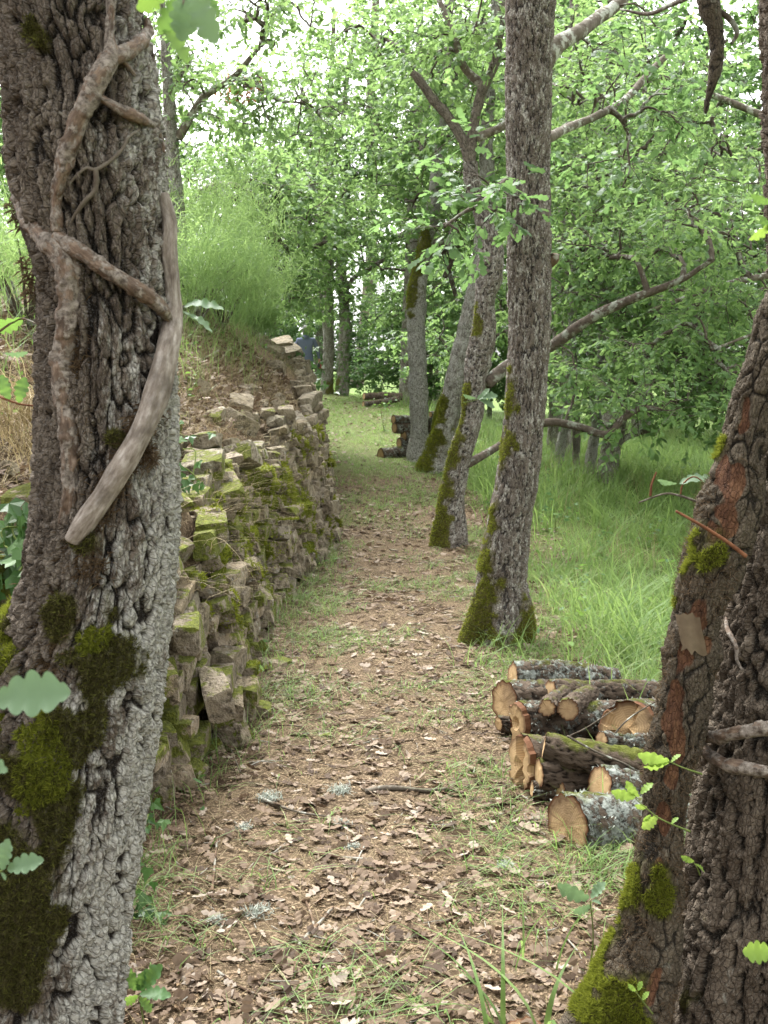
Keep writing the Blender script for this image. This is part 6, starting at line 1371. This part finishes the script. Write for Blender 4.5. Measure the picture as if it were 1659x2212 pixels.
sprig('two-leaved sprig growing from the right side of the left oak', [(384, 675), (392, 664), (398, 660)], .003, 2.22, [(396, 660, 482, 655, 1.15, 0, 'leaf_near', 1.0), (394, 672, 462, 710, 1.2, 0, 'leaf_glaucous', .8), (392, 660, 385, 640, .9, 0, 'leaf_near')], 'leaf_near', 'branch')
t2y = 2.12
sprig('upper young yellow-green sprig on the right oak', [(1516, 1672, .05), (1480, 1660), (1452, 1648), (1445, 1645)], .0022, t2y, [(1446, 1645, 1380, 1636, .55), (1446, 1647, 1392, 1662, 1.15), (1450, 1646, 1468, 1628, .8)], 'leaf_young')
sprig('long young sprig with several leaves in front of the log pile', [(1490, 1796, .05), (1450, 1780), (1420, 1765), (1395, 1745), (1372, 1725)], .0022, t2y, [(1374, 1722, 1322, 1714, .5), (1380, 1722, 1352, 1690, .7), (1384, 1715, 1408, 1690, .6), (1398, 1745, 1372, 1742, .6), (1420, 1762, 1388, 1792, .3), (1405, 1760, 1390, 1775, .5), (1450, 1780, 1464, 1765, .8)], 'leaf_young')
sprig('tiny sprig with a curled leaf on the right oak trunk', [(1512, 1890, .03), (1506, 1875), (1498, 1862)], .0018, 2.2, [(1500, 1862, 1472, 1852, .6), (1502, 1866, 1524, 1882, 1.1)], 'leaf_young')
sprig('lowest young sprig at the foot of the right oak', [(1410, 2190, .03), (1390, 2165), (1372, 2140)], .0018, 2.15, [(1374, 2142, 1358, 2128, .4), (1378, 2140, 1386, 2120, .5), (1388, 2160, 1400, 2142, .4)], 'leaf_young')
sprig('bright yellow-green leaf at the right edge before the oak', [(1700, 2040), (1680, 2048), (1668, 2055)], .0018, 1.7, [(1672, 2055, 1608, 2058, .2, 0, 'leaf_young', 1.35)], 'leaf_young')
sprig('bright leaves at the upper right edge', [(1720, 470), (1690, 480), (1660, 490)], .002, 2.0, [(1668, 480, 1625, 522, .9, 0, 'leaf_young'), (1670, 440, 1622, 425, .8, 0, 'leaf_near'), (1672, 500, 1640, 470, .6, 0, 'leaf_near')], 'leaf_young')
sprig('bare grey forked twig with a broad leaf left of the right oak', [(1560, 1120), (1530, 1095), (1490, 1078), (1465, 1070), (1440, 1066), (1410, 1074), (1380, 1086)], .0035, 2.45, [(1468, 1042, 1552, 1028, 1.05, 0, 'leaf_glaucous', 1.0), (1462, 1045, 1420, 1040, .9, 0, 'leaf_glaucous', .8)], 'leaf_glaucous', 'branch_lichen')
def twig3(label, rows, r, Yy, mat, forks=()):
    t = thing('bare_twig', P(*rows[0], Yy), label, 'twig')
    for q, k in [(rows, 1)] + [(f, .7) for f in forks]:
        c = spline(np.array([P(x, y, Yy) for x, y in q]), 10 * len(q)); V, Fs, tc, _ = tube(c, np.linspace(r, r * .6, len(c)) * k, 8); mk('stem' if k == 1 else 'side_twig', V, Fs, M[mat], t, {'tc': tc})
twig3('straight reddish bare twig sticking out of the right oak', [(1612, 1202), (1570, 1170), (1520, 1138), (1460, 1104)], .0042, 2.2, 'twig_red')
twig3('upright bud twig left of the right oak', [(1405, 1072), (1408, 1045), (1418, 1020)], .003, 2.45, 'twig_red', [[(1470, 1068), (1476, 1045), (1500, 1030), (1530, 1050)]])
twig3('thin bare twig arching over the log pile', [(1300, 1620), (1350, 1560), (1400, 1525), (1440, 1505)], .004, 4.2, 'branch_lichen', [[(1230, 1590), (1270, 1570), (1330, 1530)]])
twig3('long bare twig lying over the pile toward the right oak', [(1225, 1590), (1290, 1625), (1350, 1650), (1420, 1690)], .0045, 3.9, 'branch_lichen')
def sapling(label, c, leaves, Yy, mat='leaf_near'):
    b = on_ground(*P(*c, Yy)[:2]); t = thing('oak_sapling', b, label, 'sapling')
    e = P(*c, Yy); q = spline(np.array([b, (b + e) / 2 + A(.01, 0, .01), e]), 14); V, Fs, tc, _ = tube(q, np.linspace(.0025, .0015, 14), 6); mk('stem', V, Fs, M['twig_green'], t, {'tc': tc})
    for i, q in enumerate(leaves): leaf_px(t, *q[:4], Yy, mat, i, q[4])
sapling('oak seedling with blue-green leaves by the right oak foot', (1275, 1945), [(1274, 1942, 1205, 1918, .6), (1276, 1940, 1305, 1905, .5), (1276, 1955, 1240, 1975, .6), (1278, 1945, 1300, 1950, .9)], 2.75, 'leaf_glaucous')
sapling('oak seedling at the bottom left beside the left oak foot', (300, 2150), [(300, 2140, 262, 2090, .4), (302, 2140, 345, 2085, .5), (302, 2148, 368, 2145, .6), (300, 2155, 330, 2185, .5), (298, 2150, 262, 2170, .5), (298, 2140, 310, 2100, .3)], 2.35, 'leaf_near')
sprig('leafy sprig on the forked oak above its foot', [(1000, 870), (1025, 865), (1040, 858)], .004, Y4 - .5, [(1030, 860, 1075, 850, .7), (1035, 862, 1070, 878, .8), (1028, 860, 1000, 856, .9), (1040, 858, 1055, 838, .7)], 'leaf_glaucous')
# lone undergrowth plants at the meadow edge
for i, (x, y, n, s, lab) in enumerate([(1470, 1260, 26, .07, 'young oak shoots in the grass left of the right oak'), (1460, 1390, 20, .06, 'leafy shoots behind the log pile'), (1240, 1270, 36, .045, 'low bramble patch in the grass right of the centre oak'), (1300, 1180, 40, .05, 'leafy weeds in the middle of the meadow'), (1420, 1160, 40, .06, 'leafy weeds at the meadow edge near the right oak'), (1200, 1120, 34, .06, 'weed clump behind the centre oak in the meadow'), (405, 830, 26, .035, 'nettle stem on the bank right of the left oak'), (830, 905, 40, .07, 'bushy shoots beside the far logs')]):
    b = gp(x, y + 30); t = thing('undergrowth_plant', b, lab, 'plant'); Yy = b[1]
    ab = Acc(); top = P(x, y - 40, Yy)
    for k in range(5):
        e = b + (top - b) * rng.uniform(.6, 1.1) + rng.normal(0, .06, 3) * A(1, 1, .2); q = spline(np.array([b, (b + e) / 2 + rng.normal(0, .02, 3), e]), 8); V, Fs, tc, _ = tube(q, np.linspace(.003, .0015, 8), 5, False); ab.add(V, Fs, tc=tc)
    ab.build('stems', M['twig_green'], t)
    m_ = [leaf_mesh('leaf_near', k) for k in range(4)]
    for k in range(n):
        u = rng.random(); s_ = b + (top - b) * u + rng.normal(0, .09 if i != 3 else .03, 3) * A(1, 1, .6); s_[2] = max(s_[2], float(g(s_[0], s_[1])) + .03); z = s * rng.uniform(.6, 1.3)
        inst('leaf', m_[k % 4], t, Matrix.Translation(Vector(s_)) @ Matrix.Rotation(rng.uniform(0, 6.28), 4, 'Z') @ Matrix.Rotation(rng.normal(.5, .3), 4, 'X') @ Matrix.Diagonal((z, z, z, 1)))
